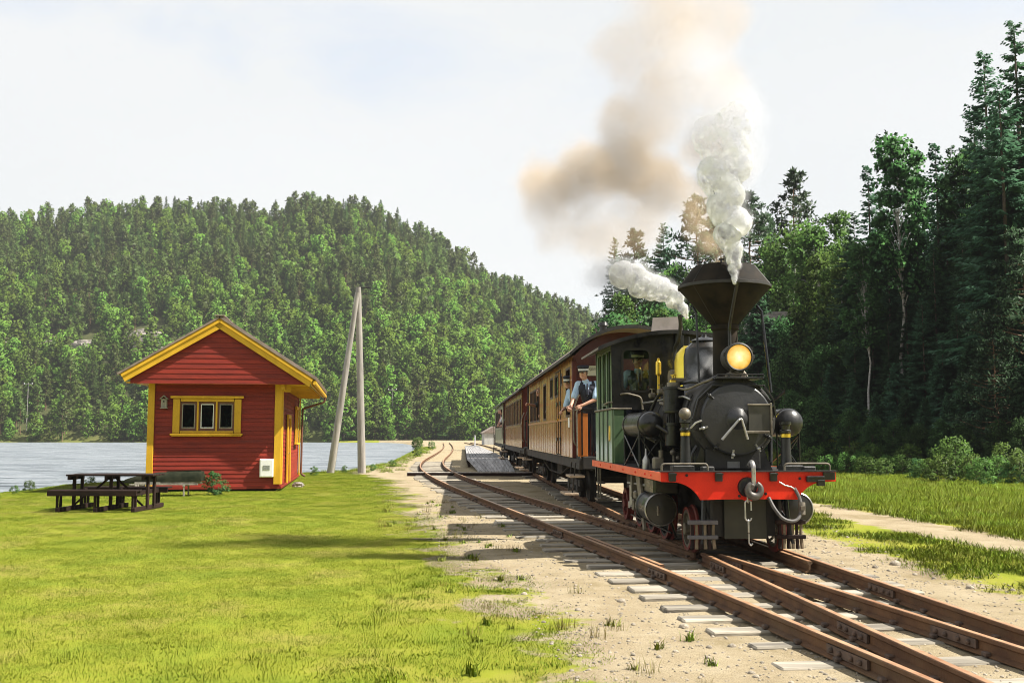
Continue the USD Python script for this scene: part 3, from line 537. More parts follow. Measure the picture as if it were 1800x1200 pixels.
# three light window on the front
WX0, WX1, WZ0, WZ1 = -1.25, .75, 1.61, 2.75
win = obj('window', joined(box((WX0 + .1, -.01, (WZ0 + WZ1) / 2), (.2, .06, 1.0), .006), box((WX1 - .1, -.01, (WZ0 + WZ1) / 2), (.2, .06, 1.0), .006), box(((WX0 + WX1) / 2, -.01, 2.645), (1.56, .058, .09), .006), box(((WX0 + WX1) / 2, -.01, 1.715), (1.56, .058, .07), .006)), YEL, shed)
obj('window_head', box(((WX0 + WX1) / 2, -.035, 2.73), (2.14, .12, .07), .01), YEL, win)
obj('sill', joined(box(((WX0 + WX1) / 2, -.035, 1.65), (2.12, .13, .05), .01), box(((WX0 + WX1) / 2, -.02, 1.605), (2.04, .08, .035), .006)), YEL, win)
ox0, ox1 = WX0 + .2, WX1 - .2; sw = (ox1 - ox0 - .10) / 3
for k in range(3):
    a = ox0 + k * (sw + .05); b = a + sw; zc = (1.75 + 2.60) / 2; hh = .85
    obj('frame', joined(box((a + .03, .04, zc), (.06, .05, hh)), box((b - .03, .04, zc), (.06, .05, hh)), box(((a + b) / 2, .04, 2.565), (sw - .12, .05, .07)), box(((a + b) / 2, .04, 1.79), (sw - .12, .05, .08))), BROWN, win)
    obj('glazing_bead', joined(box((a + .072, .022, zc), (.024, .02, hh - .15)), box((b - .072, .022, zc), (.024, .02, hh - .15)), box(((a + b) / 2, .022, 2.52), (sw - .168, .02, .022)), box(((a + b) / 2, .022, 1.842), (sw - .168, .02, .026))), WHITE if k == 1 else GREYWOOD, win)
    obj('pane', box(((a + b) / 2, .035, zc), (sw - .12, .006, hh - .15)), GLASS, win)
    if k < 2: obj('mullion', box((b + .025, .0, zc), (.05, .06, hh), .005), YEL, win)
# side window and door
sw_ = obj('window', joined(box((HW + .05, 6.15, 1.95), (.05, .12, 1.3), .006), box((HW + .05, 7.25, 1.95), (.05, .12, 1.3), .006), box((HW + .06, 6.7, 2.6), (.07, 1.3, .1), .006), box((HW + .08, 6.7, 1.32), (.12, 1.34, .07), .006)), YEL, shed)
obj('pane', box((HW + .01, 6.7, 1.95), (.006, .98, 1.2)), GLASS, sw_)
dr = obj('door', box((HW - .02, 2.85, 1.12), (.05, 1.08, 2.0)), RED, shed, label='red plank door in the lakeward side wall')
obj('frame', joined(box((HW + .05, 2.28, 1.15), (.06, .14, 2.06), .006), box((HW + .05, 3.42, 1.15), (.06, .14, 2.06), .006), box((HW + .05, 2.85, 2.22), (.06, 1.28, .12), .006)), YEL, dr)
obj('handle', joined(cyl((HW + .0, 3.2, 1.05), (HW + .07, 3.2, 1.05), .012, 8), cyl((HW + .07, 3.2, 1.05), (HW + .07, 3.08, 1.05), .011, 8)), STEEL, dr)
# gable and roof
AX, AZ, LX, LZ, RX, RZ = .12, 4.98, -2.68, 3.36, 2.92, 3.25
GY = -.42
def roofz(x): return AZ + (x - AX) * ((LZ - AZ) / (LX - AX) if x < AX else (RZ - AZ) / (RX - AX))
gz0 = 3.10; ng = 11; gh = (AZ - .25 - gz0) / ng
for k in range(ng):
    z0, z1 = gz0 + k * gh, gz0 + (k + 1) * gh - .004
    def xs(z): return (max(-2.42, LX + (z - LZ + .20) * (AX - LX) / (AZ - LZ)), min(2.72, RX - (z - RZ + .20) * (RX - AX) / (AZ - RZ)))
    (a0, b0), (a1, b1) = xs(z0), xs(z1)
    if b1 - a1 < .05: a1, b1 = (a1 + b1) / 2 - .02, (a1 + b1) / 2 + .02
    v = np.array([(a0, GY, z0), (b0, GY, z0), (b1, GY + .012, z1), (a1, GY + .012, z1), (a0, GY + .03, z0), (b0, GY + .03, z0), (b1, GY + .03, z1), (a1, GY + .03, z1)])
    f = np.array([(0, 1, 2), (0, 2, 3), (5, 4, 7), (5, 7, 6), (4, 5, 1), (4, 1, 0), (3, 2, 6), (3, 6, 7), (4, 0, 3), (4, 3, 7), (1, 5, 6), (1, 6, 2)])
    obj('gable_plank', trimesh.Trimesh(v, f, process=False), RED, shed, False)
obj('gable_back', prism([(-2.4, gz0 + .02), (2.7, gz0 + .02), (2.75, RZ - .05), (AX, AZ - .12), (-2.45, LZ - .05)], .05, 'xz', GY + .035), DARK, shed)
obj('soffit', joined(box((0, -.17, gz0 + .03), (5.1, .44, .03)), box((HW + .42, DP / 2, ZE - .02), (.82, DP - .1, .03)), box((-HW - .22, DP / 2, ZE - .0), (.42, DP - .1, .03))), YEL, shed)
for k in range(12): obj('rafter', box((HW + .42, .5 + k * .72, ZE - .08), (.8, .07, .09), .004), YEL, shed)
obj('wall_plate', box((HW + .06, .55, ZE - .10), (.12, 1.6, .16), .006), YEL, shed)
obj('eave_bracket', box((HW + .14, .0, ZE - .12), (.30, .06, .22), .006), YEL, shed)
obj('back_gable', prism([(-2.4, gz0 + .02), (2.7, gz0 + .02), (2.75, RZ - .05), (AX, AZ - .12), (-2.45, LZ - .05)], .05, 'xz', DP + .1), RED, shed)
def slab(xa, za, xb, zb, t, y0, y1, lift=0.0):
    d = np.array([xb - xa, zb - za]); d /= np.linalg.norm(d); nrm = np.array([-d[1], d[0]]); nrm *= np.sign(nrm[1])
    P = [np.array([xa, za]) + nrm * lift, np.array([xb, zb]) + nrm * lift, np.array([xb, zb]) + nrm * (lift + t), np.array([xa, za]) + nrm * (lift + t)]
    return prism(P, y1 - y0, 'xz', y0)
rf = obj('roof', joined(slab(AX, AZ, LX - .06, LZ - .035, .06, -.56, DP + .3, .012), slab(AX, AZ, RX + .06, RZ - .035, .06, -.56, DP + .3, .012)), ROOFMAT, shed, False)
for xa, za, xb, zb in ((AX, AZ, LX, LZ), (AX, AZ, RX, RZ)):
    obj('bargeboard', slab(xa, za, xb, zb, .26, -.52, -.46, -.25), YEL, shed, False)
    obj('bargeboard_edge', slab(xa, za, xb, zb, .07, -.55, -.525, -.09), YEL, shed, False)
obj('ridge_cap', box((AX, DP / 2 - .13, AZ + .09), (.28, DP + .9, .03), .01), ROOFMAT, rf)
for k in range(26):               # battens of the sheet roof, the ends show along the eave
    y = -.5 + k * .37
    obj('roof_batten', slab(AX, AZ, RX + .05, RZ - .03, .03, y, y + .05, .074), ROOFMAT, rf, False)
obj('fascia', box((RX - .06, DP / 2 - .1, RZ - .11), (.03, DP + .7, .16), .004), YEL, shed)
gut = obj('gutter', tube([(RX + .03, -.5, RZ - .10), (RX + .03, DP + .25, RZ - .14)], .06, 8), YEL, shed)
obj('downpipe', tube(arc_pts([(RX + .03, DP - .1, RZ - .16), (RX + .02, DP - .1, RZ - .36), (HW + .14, DP - .1, RZ - .62), (HW + .12, DP - .1, .16), (HW + .28, DP - .1, .07)], .1), .04, 8), BROWN, gut)
# things fixed to or standing by the shed
R87 = 8.7
def by_shed(x, y, z=0.0):
    c, s = math.cos(math.radians(R87)), math.sin(math.radians(R87)); x *= .94; return (-8.46 + x * c - y * s, 28.5 + x * s + y * c, z * .978)
bh = thing('bird_house', 'small weathered grey bird house on the red wall left of the window', 'bird house', by_shed(-1.50, -.02, 2.40), R87)
obj('box', box((0, -.06, .14), (.15, .13, .26), .004), GREYWOOD, bh); obj('roof', joined(box((-.045, -.08, .31), (.15, .2, .02), 0, 0, 0, -42), box((.045, -.08, .31), (.15, .2, .02), 0, 0, 0, 42)), GREYWOOD, bh)
obj('entrance_hole', cyl((0, -.128, .19), (0, -.12, .19), .022, 12), DARK, bh); obj('perch', box((0, -.07, .005), (.19, .17, .02)), GREYWOOD, bh)
mb = thing('meter_box', 'white electric meter box low on the red wall at the right corner', 'meter box', by_shed(1.545, .012, .41), R87)
obj('cabinet', box((0, -.05, .26), (.38, .12, .52), .012), WHITE, mb); obj('door', box((0, -.113, .26), (.33, .012, .47), .004), WHITE, mb)
obj('display_window', box((.0, -.122, .27), (.19, .01, .13), .003), mat('grey_display', (0.14, .15, .14), (.30, .31, .29), 40, .3), mb)

# picnic table with two benches fixed to it
pt = thing('picnic_table', 'dark stained picnic table with fixed benches on the lawn left of the shed', 'picnic table', (-8.66, 21.7, 0.0), -1.0, scale=(.89, .94, 1.0))
for k in range(4): obj('table_board', box((.12, -.29 + k * .195, .745), (2.1, .18, .035), .004), DARKWOOD, pt)
for sy in (-1, 1):
    b_ = obj('bench', joined(*[box((-.06 if sy < 0 else .12, sy * .72 + q * .085, .44), (2.1, .15, .035), .004) for q in (-1, 1)], box((-.06 if sy < 0 else .12, sy * .72 - .15, .39), (2.1, .03, .11), .004)), DARKWOOD, pt)
for x in (-.86, .03, .92):
    obj('foot_rail', box((x, 0, .05), (.09, 1.75, .09), .005), DARKWOOD, pt)
    for y in (-.78, -.62, .62, .78): obj('bench_leg', box((x - .05, y, .24), (.05, .05, .40), .004), DARKWOOD, pt)
    for y in (-.2, .2): obj('table_leg', box((x + .06, y, .40), (.055, .09, .66), .004), DARKWOOD, pt)
    obj('crosspiece', joined(box((x, 0, .69), (.07, .74, .09), .004), box((x, 0, .385), (.06, 1.7, .09), .004)), DARKWOOD, pt)
for sx in (-1, 1): obj('brace', tube([(.03 + sx * .08, 0, .68), (.03 + sx * .42, 0, .42)], .026, 6), DARKWOOD, pt)
for sx in (-1, 1): obj('brace', tube([(.03 + sx * .85, -.2, .09), (.03 + sx * .5, -.2, .36)], .024, 6), DARKWOOD, pt)
obj('long_rail', box((.05, 0, .385), (1.75, .05, .06), .004), DARKWOOD, pt)

# upturned boat on its trestle, shrub and stone by the wall
CANVAS = mat('dark_green_hull', (0.010, 0.013, 0.008), (0.026, 0.028, 0.017), 5, .9, bump=.2, spec=.05)
cn = thing('upturned_boat', 'dark green upturned boat lying on a low trestle before the shed wall', 'boat', (-8.95, 26.6, 0.0), 4.0)
vs = []; N, M = 26, 13
for i in range(N):
    t = i / (N - 1); x = -1.35 + 2.1 * t; wd = .21 * min(1, (t / .5)) ** .7 + .015; hh = .24 * min(1, t / .45) ** .5 + .02
    for j in range(M):
        a = math.pi * j / (M - 1); vs.append((x, math.cos(a) * wd, .335 + .05 * t + math.sin(a) ** .8 * hh))
f = [(i * M + j, i * M + j + 1, (i + 1) * M + j + 1, (i + 1) * M + j) for i in range(N - 1) for j in range(M - 1)]
cap = [[(N - 1) * M + j, (N - 1) * M + j + 1, (N - 1) * M] for j in range(1, M - 1)]
hm = trimesh.Trimesh(np.array(vs), np.vstack([np.array([(a, b, c) for a, b, c, d in f] + [(a, c, d) for a, b, c, d in f]), cap]), process=False); hm.fix_normals()
obj('hull', hm, CANVAS, cn, 40); obj('keel', box((.25, 0, .64), (.9, .03, .03), 0, 0, 0, -1.5), CANVAS, cn); obj('gunwale', joined(box((-.1, -.2, .35), (1.7, .03, .03), 0, 2), box((-.1, .2, .35), (1.7, .03, .03))), GREYWOOD, cn)
tr = thing('boat_trestle', 'pale plank trestle under the upturned boat', 'trestle', (-8.95, 26.6, 0.0), 4.0)
obj('rail', joined(box((-.2, -.24, .31), (1.75, .05, .035)), box((-.2, .24, .31), (1.75, .05, .035))), GREYWOOD, tr)
for x in (-.9, .32):
    obj('crossbar', box((x, 0, .275), (.05, .6, .035)), GREYWOOD, tr)
    for y in (-.24, .24): obj('leg', box((x, y, .12), (.035, .035, .28)), GREYWOOD, tr)
copy_of(protos['bush2'], 'shrub', 'small round green shrub against the front wall of the red shed', 'bush', (-8.0, 26.9, -.05), 20, None, .33)
rock('stone', (*by_shed(2.35, 2.2)[:2], .05), np.array([.18, .12, .11]), 33, 'small pale stone in the grass by the right corner of the shed')

# two telegraph poles that lean together
def pole(a, b, r0, r1, label):
    a, b = np.array(a), np.array(b); t_ = thing('telegraph_pole', label, 'pole', tuple(a))
    pts = np.linspace(0, 1, 9)[:, None] * (b - a); pts[0] -= (b - a) / np.linalg.norm(b - a) * .5
    obj('shaft', tube(pts, np.linspace(r0, r1, 9), 14), GREYWOOD, t_, 40); return t_
pa = pole((*floor_at(636, 831)[:2], 0), at(630, 505, 42.2), .175, .115, 'upright weathered grey pole on the lake shore right of the shed')
pb = pole((*floor_at(581, 831)[:2], 0), at(628.5, 514, 42.0), .165, .10, 'grey pole leaning against the upright pole')
obj('top_bolt', joined(cyl((-.3, -.12, 7.86), (.28, -.12, 7.86), .025, 8)), DARK, pa)

# the far end: a post, a small hut, power line poles on the far shore
p = at(835, 779, 108); q = thing('white_post', 'thin white post beside the far end of the track', 'post', (p[0], 108, float(height(p[0], 108)))); obj('shaft', box((0, 0, .75), (.14, .14, 1.6), .01), WHITE, q); obj('cap', box((0, 0, 1.57), (.18, .18, .05), .01), GREYWOOD, q)
p = at(866, 777, 165); hz_ = float(height(p[0], 165)); q = thing('far_hut', 'small pale grey hut far behind the last coach', 'hut', (p[0], 165, hz_ - .1), 10)
obj('wall', box((0, 0, 1.0), (3.2, 3, 2.0)), mat('pale_grey_boards', (.34, .34, .33), (.44, .44, .43), 3, .9), q); obj('roof', prism([(-1.9, 2.0), (1.9, 2.0), (0, 3.1)], 3.4, 'xz', -1.7), ROOFMAT, q, False)
obj('door', box((.4, -1.53, .9), (.7, .06, 1.7)), DARKWOOD, q)
PW = []
for px, top, d, lab in ((50, 672, 300, 'thin power pole among the shore trees at the far left'), (690, 682, 302, 'thin power pole among the shore trees right of the leaning poles')):
    p = at(px, top, d); z = float(height(p[0], d)); q = thing('power_pole', lab, 'power pole', (p[0], d, z)); obj('shaft', tube([(0, 0, 0), (0, 0, p[2] - z)], [.11, .08], 8), GREYWOOD, q); obj('crossarm', box((0, -.1, p[2] - z - .5), (2.6, .14, .16)), GREYWOOD, q)
    for x in (-1.2, 1.2): obj('insulator', cyl((x, -.1, p[2] - z - .42), (x, -.1, p[2] - z - .1), .1, 8), WHITE, q)
    PW.append(np.array([p[0], d - .1, p[2] - .1]))
# ---------------------------------------------------------------- tracks, turnout, platform
RUST = mat('rusty_rail', (0.075, 0.036, 0.018), (0.13, 0.066, 0.030), 5, .72, stretch=(1, 1, 1), bump=.35, bscale=60, c3=(0.10, 0.065, 0.035), s3=1.6, lo3=.5, hi3=.75, spec=.3)
RAILTOP = mat('worn_rail_head', (0.27, 0.145, 0.075), (0.38, 0.23, 0.13), 6, .42, bump=.15, bscale=50, c3=(0.20, 0.085, 0.035), s3=1.2, lo3=.5, hi3=.7)
SLEEPER = mat('weathered_sleeper', (0.13, 0.115, 0.09), (0.33, 0.295, 0.235), 4, .95, stretch=(.22, 2.2, 2.2), bump=.9, bscale=10, c3=(0.085, 0.075, 0.065), s3=2.2, lo3=.52, hi3=.7, rnd=.28, dist=.015)
IRON = mat('dark_iron_fittings', (0.045, 0.028, 0.02), (0.10, 0.06, 0.04), 14, .75)
RT = 0.16                                      # height of the rail tops
A_PTS = [(3.45, 3.0), (3.22, 5.0), (2.82, 7.55), (2.52, 9.3), (2.30, 10.75), (1.86, 12.8), (1.42, 15.3), (1.02, 17.4), (.56, 19.7), (-.05, 22.5), (-.60, 25.4), (-1.45, 30.2), (-2.72, 38.4), (-3.40, 43.4), (-5.0, 70), (-6.4, 98), (-8.6, 135), (-12.5, 190)]
B_PTS = [(3.62, 3.0), (3.45, 5.0), (3.24, 7.55), (3.14, 9.3), (3.02, 10.75), (2.81, 12.8), (2.36, 21.0), (1.82, 31.7), (1.03, 46), (.0, 65), (-1.85, 98), (-4.4, 140), (-8.5, 190)]
from scipy.interpolate import UnivariateSpline
def centre(pts, s):
    p = np.array(pts); return UnivariateSpline(p[:, 1], p[:, 0], k=3, s=s)
CA, CB = centre(A_PTS, .02), centre(B_PTS, .012)
def offset_line(C, off, y0, y1, n):
    y = np.linspace(y0 ** .6, y1 ** .6, n) ** (1 / .6); x = C(y); dx = C.derivative()(y); l = np.hypot(dx, 1)
    return np.stack([x + off / l, y - off * dx / l], 1)
PROFILE = [(-.055, 0), (.055, 0), (.055, .012), (.011, .03), (.010, .085), (.030, .10), (.031, .125), (.026, .13), (-.026, .13), (-.031, .125), (-.030, .10), (-.010, .085), (-.011, .03), (-.055, .012)]
def sweep(line, prof, z):
    L = np.asarray(line); t = np.gradient(L, axis=0); t /= np.linalg.norm(t, axis=1, keepdims=True); nrm = np.stack([t[:, 1], -t[:, 0]], 1); P = np.array(prof); m = len(P)
    v = np.concatenate([L[:, None] + nrm[:, None] * P[None, :, :1], np.broadcast_to(z + P[None, :, 1:], (len(L), m, 1))], 2).reshape(-1, 3); f = []
    for i in range(len(L) - 1):
        for j in range(m):
            k = (j + 1) % m; f += [(i * m + j, (i + 1) * m + j, (i + 1) * m + k), (i * m + j, (i + 1) * m + k, i * m + k)]
    from shapely.geometry import Polygon
    ev, ef = trimesh.creation.triangulate_polygon(Polygon(prof), engine='earcut'); idx = [int(np.argmin(np.hypot(*(P - e).T))) for e in ev]; o = (len(L) - 1) * m
    f += [tuple(idx[q] for q in tri) for tri in ef] + [tuple(o + idx[q] for q in tri[::-1]) for tri in ef]
    r = trimesh.Trimesh(v, np.array(f), process=False); r.fix_normals(); return r
GA = 0.565
def rail(parent, C, off, y0, y1, n, label=None, dz=0.0, name='rail'):
    line = offset_line(C, off, y0, y1, n); r = obj(name, sweep(line, PROFILE, RT - .13 + dz), RUST, parent, 25, label)
    obj('worn_top', sweep(line, [(-.024, .1305), (.024, .1305), (.022, .132), (-.022, .132)], RT - .13 + dz), RAILTOP, r, False); return r
ta = thing('railway_track', 'rusty siding track that curves from the lower right to the left of the wooden ramp', 'track')
tb = thing('railway_track', 'rusty main track that the steam train stands on', 'track')
rail(ta, CA, -GA, 3.2, 190, 150); rail(ta, CA, GA, 3.2, 12.2, 30, None, -.003); rail(ta, CA, GA, 12.9, 190, 130)
rail(tb, CB, -GA, 3.2, 12.45, 30); rail(tb, CB, -GA, 13.2, 190, 130, None, -.002); rail(tb, CB, GA, 3.2, 190, 150)
rail(ta, CA, -GA + .105, 11.4, 14.6, 14, 'short rusty check rail beside the left rail', -.004, 'check_rail'); rail(tb, CB, GA - .105, 11.6, 15.5, 14, 'short check rail under the locomotive', -.004, 'check_rail')
rail(ta, CA, GA - .13, 12.7, 14.0, 8, None, -.006, 'wing_rail')
def fishplate(parent, C, off, y):
    for sd in (-1, 1):
        l = offset_line(C, off + sd * .026, y - .28, y + .28, 4); fp = obj('fishplate', sweep(l, [(-.010, .028), (.010, .028), (.010, .092), (-.010, .092)], RT - .13), IRON, parent, False)
        for k in (-.2, -.08, .08, .2):
            p = offset_line(C, off + sd * .045, y + k, y + k + .01, 2)[0]; obj('bolt', ball((p[0], p[1], RT - .07), .020, 1), IRON, fp, False)
for C, par, off, ys in ((CA, ta, -GA, (7.1, 11.2, 15.8, 24)), (CA, ta, GA, (7.6, 11.8, 20.5)), (CB, tb, -GA, (7.9, 11.7, 17)), (CB, tb, GA, (9.9, 6.2))):
    for y in ys: fishplate(par, C, off, y)
srng = np.random.default_rng(3); y = 4.2; chairs = {0: [], 1: []}
def sleeper(parent, x0, x1, y, skew):
    L = x1 - x0; w_ = srng.uniform(.19, .27); m = box((0, 0, 0), (L, w_, .14), .012); v = m.vertices; v[:, 2] += np.where(v[:, 2] > 0, srng.uniform(-.006, .006) + .012 * (meshkit.noise(np.stack([v[:, 0] * 3, v[:, 1] * 9, v[:, 2] * 0 + y], 1)) - .5), 0); v[:, 1] *= 1 + .12 * np.sin(v[:, 0] * 2 + y)
    m.apply_transform(rotm((0, 0, 1), math.degrees(skew))); m.apply_translation(((x0 + x1) / 2, y, .030 - .07 + srng.uniform(-.012, .008))); obj('sleeper', m, SLEEPER, parent, False)
while y < 60:
    xa, xb = float(CA(y)), float(CB(y)); sk = math.atan(-float(CA.derivative()(y)) * (0.5 if y < 20 else 1)) * -1
    sk = -math.atan(float(CA.derivative()(y))) if y >= 20 else -math.atan((float(CA.derivative()(y)) + float(CB.derivative()(y))) / 2)
    j0 = srng.uniform(-.12, .12)
    if y < 19: sleeper(ta, xa - GA - .52 + j0, xb + GA + srng.uniform(.35, .6), y, sk)
    else: sleeper(ta, xa - GA - .46 + j0, xa + GA + .46 + srng.uniform(-.1, .1), y, sk)
    for C, q in ((CA, 0), (CB, 1)):
        if q == 1 and y > 19: continue
        for off in (-GA, GA):
            for sd in (-.055, .055):
                px_, py_ = offset_line(C, off + sd, y, y + .01, 2)[0]; chairs[q].append(box((px_, py_ + srng.uniform(-.03, .03), .05), (.05, .07, .035), .01))
    y += srng.uniform(.54, .64)
y = 19.2
while y < 70:
    xb = float(CB(y)); sleeper(tb, xb - GA - .45 + srng.uniform(-.1, .1), xb + GA + .45, y, -math.atan(float(CB.derivative()(y))))
    for off in (-GA, GA):
        for sd in (-.055, .055):
            px_, py_ = offset_line(CB, off + sd, y, y + .01, 2)[0]; chairs[1].append(box((px_, py_, .05), (.05, .07, .035), .01))
    y += srng.uniform(.58, .68)
obj('spike', joined(*chairs[0]), IRON, ta, False, kind='stuff'); obj('spike', joined(*chairs[1]), IRON, tb, False, kind='stuff')

q = thing('crossing_timber', 'long dark timber lying across the siding in front of the ramp', 'timber', (-1.45, 39.2, 0))
obj('beam', box((0, 0, .05), (5.3, .24, .2), .012, -.6), GREYWOOD, q); obj('side_board', box((0, -.135, .04), (5.26, .02, .17), 0, -.6), DARKWOOD, q)

PLANK = mat('grey_deck_boards', (0.24, 0.235, 0.235), (0.40, 0.39, 0.39), 4, .9, stretch=(3, .15, 1), bump=.5, bscale=14, c3=(0.13, .125, .12), s3=1.5, lo3=.5, hi3=.75, rnd=.32)
pf = thing('wooden_platform', 'low grey plank platform with a ramp at its near end between the two tracks', 'platform')
n = 11; d0, d1, d2 = 43.0, 50.0, 112.0
P0, P1, P2 = (-1.42, .16, .05), (-2.24, -.18, .42), (-5.25, -3.75, .42)
def plank_strip(parent, name, y0, Xa, y1, Xb, k, kind=None):
    a0 = Xa[0] + (Xa[1] - Xa[0]) * k / n; a1 = Xa[0] + (Xa[1] - Xa[0]) * (k + 1) / n - .03; b0 = Xb[0] + (Xb[1] - Xb[0]) * k / n; b1 = Xb[0] + (Xb[1] - Xb[0]) * (k + 1) / n - .03; dz = srng.uniform(-.006, .006)
    v = np.array([(a0, y0, Xa[2]), (a1, y0, Xa[2]), (b1, y1, Xb[2]), (b0, y1, Xb[2])]); v[:, 2] += dz; lo = v - [0, 0, .05]; vv = np.vstack([lo, v]); f = [(0, 2, 1), (0, 3, 2), (4, 5, 6), (4, 6, 7), (0, 1, 5), (0, 5, 4), (1, 2, 6), (1, 6, 5), (2, 3, 7), (2, 7, 6), (3, 0, 4), (3, 4, 7)]
    return trimesh.Trimesh(vv, np.array(f), process=False)
rp = obj('ramp', joined(*[tube([(P0[0] + (P1[0] - P0[0]) * t + 1.6 * s, d0 + (d1 - d0) * t, P0[2] + (P1[2] - P0[2]) * t - .1) for t in (0.05, 1)], .05, 4) for s in (.08, .5, .92)]), GREYWOOD, pf)
for k in range(n): obj('plank', plank_strip(rp, 'plank', d0, P0, d1, P1, k), PLANK, rp, False)
cuts = np.linspace(d1 + .02, d2, 8); dk = []
for a, b in zip(cuts[:-1], cuts[1:]):
    u0, u1 = (a - d1) / (d2 - d1), (b - d1) / (d2 - d1); I = lambda u: tuple(P1[i] + (P2[i] - P1[i]) * u for i in range(3))
    for k in range(n): dk.append(plank_strip(pf, 'plank', a, I(u0), b - .02, I(u1), k))
obj('deck_board', joined(*dk), PLANK, pf, False, kind='stuff')
obj('edge_beam', joined(tube([(P1[0] + .06, d1, .27), (P2[0] + .06, d2, .27)], .1, 4), tube([(P1[1] - .06, d1, .27), (P2[1] - .06, d2, .27)], .1, 4)), DARKWOOD, pf, False)
for k in range(12):
    u = k / 11; obj('support', box((P1[0] + .1 + (P2[0] - P1[0]) * u, d1 + (d2 - d1) * u, .1), (.14, .14, .3)), DARKWOOD, pf)

# ---------------------------------------------------------------- grass, weeds, pebbles
LAWN = usdkit.material(stage, '/World/Looks/lawn_blades', {"g": ("geometry", {}), "n": ("noise_texture", {"scale": 0.8, "detail": 8.0, "roughness": 0.7}), "a": ("math", {"math_type": "multiply_add", "value2": .5, "value3": -.25}), "b": ("math", {"math_type": "add"}),
    "r": ("rgb_ramp", {"ramp": [(0.2, (0.17, 0.27, 0.012)), (0.42, (0.29, 0.36, 0.015)), (0.60, (0.40, 0.43, 0.022)), (0.82, (0.50, 0.45, 0.09))]}), "p": ("principled_bsdf", {"roughness": .65, "specular_ior_level": .2}), "t": ("translucent_bsdf", {}), "x": ("mix_closure", {"fac": .12})},
    [("g.position", "n.vector"), ("g.random_per_island", "a.value1"), ("a.value", "b.value1"), ("n.fac", "b.value2"), ("b.value", "r.fac"), ("r.color", "p.base_color"), ("r.color", "t.color"), ("p.BSDF", "x.closure1"), ("t.BSDF", "x.closure2")], surface="x.closure")
TALLGRASS = leaf_mat('meadow_blades', (0.20, 0.28, 0.02), (0.33, 0.39, 0.03), (0.47, 0.43, 0.10), 0.15, .6, .25)
DRY = leaf_mat('dry_weeds', (0.22, 0.20, 0.05), (0.36, 0.27, 0.09), (0.42, 0.20, 0.09), 0.45, .7, .25)
PEBBLE = mat('pebbles', (0.14, 0.115, 0.085), (0.30, 0.265, 0.21), 3, .9, rnd=.35)
def blades(seed, n, R, h0, h1, w, lean, curl=.3):
    r = np.random.default_rng(seed); a = r.uniform(0, 6.28, n); q = np.sqrt(r.uniform(0, 1, n)) * R; b = np.stack([q * np.cos(a), q * np.sin(a), np.full(n, -.015)], 1)
    h = r.uniform(h0, h1, n); d = r.uniform(0, 6.28, n); L = np.stack([np.cos(d), np.sin(d)], 1) * (h * r.uniform(.1, lean, n))[:, None]; s = np.stack([-np.sin(d), np.cos(d), 0 * d], 1) * (w * r.uniform(.6, 1.2, n))[:, None]
    m = b + np.column_stack([L * .38, h * .6]); t = b + np.column_stack([L, h * (1 - curl * r.uniform(0, 1, n))])
    v = np.stack([b - s, b + s, m + s * .75, m - s * .75, t], 1).reshape(-1, 3); o = np.arange(n)[:, None] * 5
    f = np.concatenate([o + [0, 1, 2], o + [0, 2, 3], o + [3, 2, 4]]); nn = unit(np.column_stack([L * .25, h]) + [0, 0, .05]); return v, f, np.repeat(nn, 5, 0)
def grass_proto(key, mt, *a):
    v, f, nn = blades(*a); UsdGeom.Xform.Define(stage, f'/World/Varieties/{key}'); raw_mesh(f'/World/Varieties/{key}/blades', v, f, mt, nn); protos[key] = f'/World/Varieties/{key}'
for i in range(3): grass_proto(f'lawn{i}', LAWN, 200 + i, 540, .30, .014, .036, .0024, 1.3)
grass_proto('lawn3', LAWN, 204, 150, .24, .02, .065, .0045, 1.0)
for i in range(3): grass_proto(f'meadow{i}', TALLGRASS, 210 + i, 170, .34, .06, .24, .0045, .8, .15)
for i in range(2): grass_proto(f'weed{i}', DRY, 220 + i, 34, .11, .03, .17, .0025, .7, .1)
grass_proto('sprout', TALLGRASS, 230, 40, .07, .03, .13, .006, 1.0)
grng = np.random.default_rng(11)
def sown(x0, x1, y0, y1, step, ok):
    gx, gy = np.meshgrid(np.arange(x0, x1, step), np.arange(y0, y1, step)); q = np.stack([gx.ravel(), gy.ravel()], 1) + grng.uniform(-.5, .5, (gx.size, 2)) * step
    pq = 900 + FOCAL_PX * q[:, 0] / q[:, 1]; q = q[(pq > -480) & (pq < 2150)]; return q[ok(q[:, 0], q[:, 1])]
def shed_free(x, y):
    c, s = math.cos(math.radians(8.7)), math.sin(math.radians(8.7)); lx = (x + 8.56) * c + (y - 28.5) * s; ly = -(x + 8.56) * s + (y - 28.5) * c; return (np.abs(lx) > 1.8) | (ly < .1) | (ly > 8.7)
edge_n = lambda x, y: 1.5 * (meshkit.fbm(np.stack([x * 1.1, y * 1.1, 0 * x], 1), 4, 31) - .5)
far_shore = lambda x, y: height(x, y) > -.45
q = sown(-26, 1.5, 3.6, 47, .27, lambda x, y: (x < lawn_edge(y) + .28 + edge_n(x, y)) & far_shore(x, y) & shed_free(x, y))
thick = meshkit.fbm(np.stack([q[:, 0] * .9, q[:, 1] * .9, 0 * q[:, 0]], 1), 3, 44)
scatter('/World/lawn_grass', [protos[f'lawn{i}'] for i in range(4)], np.column_stack([q, height(*q.T)]), grng.integers(0, 3, len(q)), grng.uniform(0, 6.28, len(q)), np.column_stack([np.ones((len(q), 2)), .7 + .5 * thick + grng.uniform(-.15, .15, len(q))]), 'short mown yellow green grass of the lawn', 'grass')
rightlim = lambda x, y: x > np.interp(y, [0, 10, 17, 40, 80], [5.25, 5.1, 4.9, 4.7, 4.3]) + .5 * edge_n(x, y)
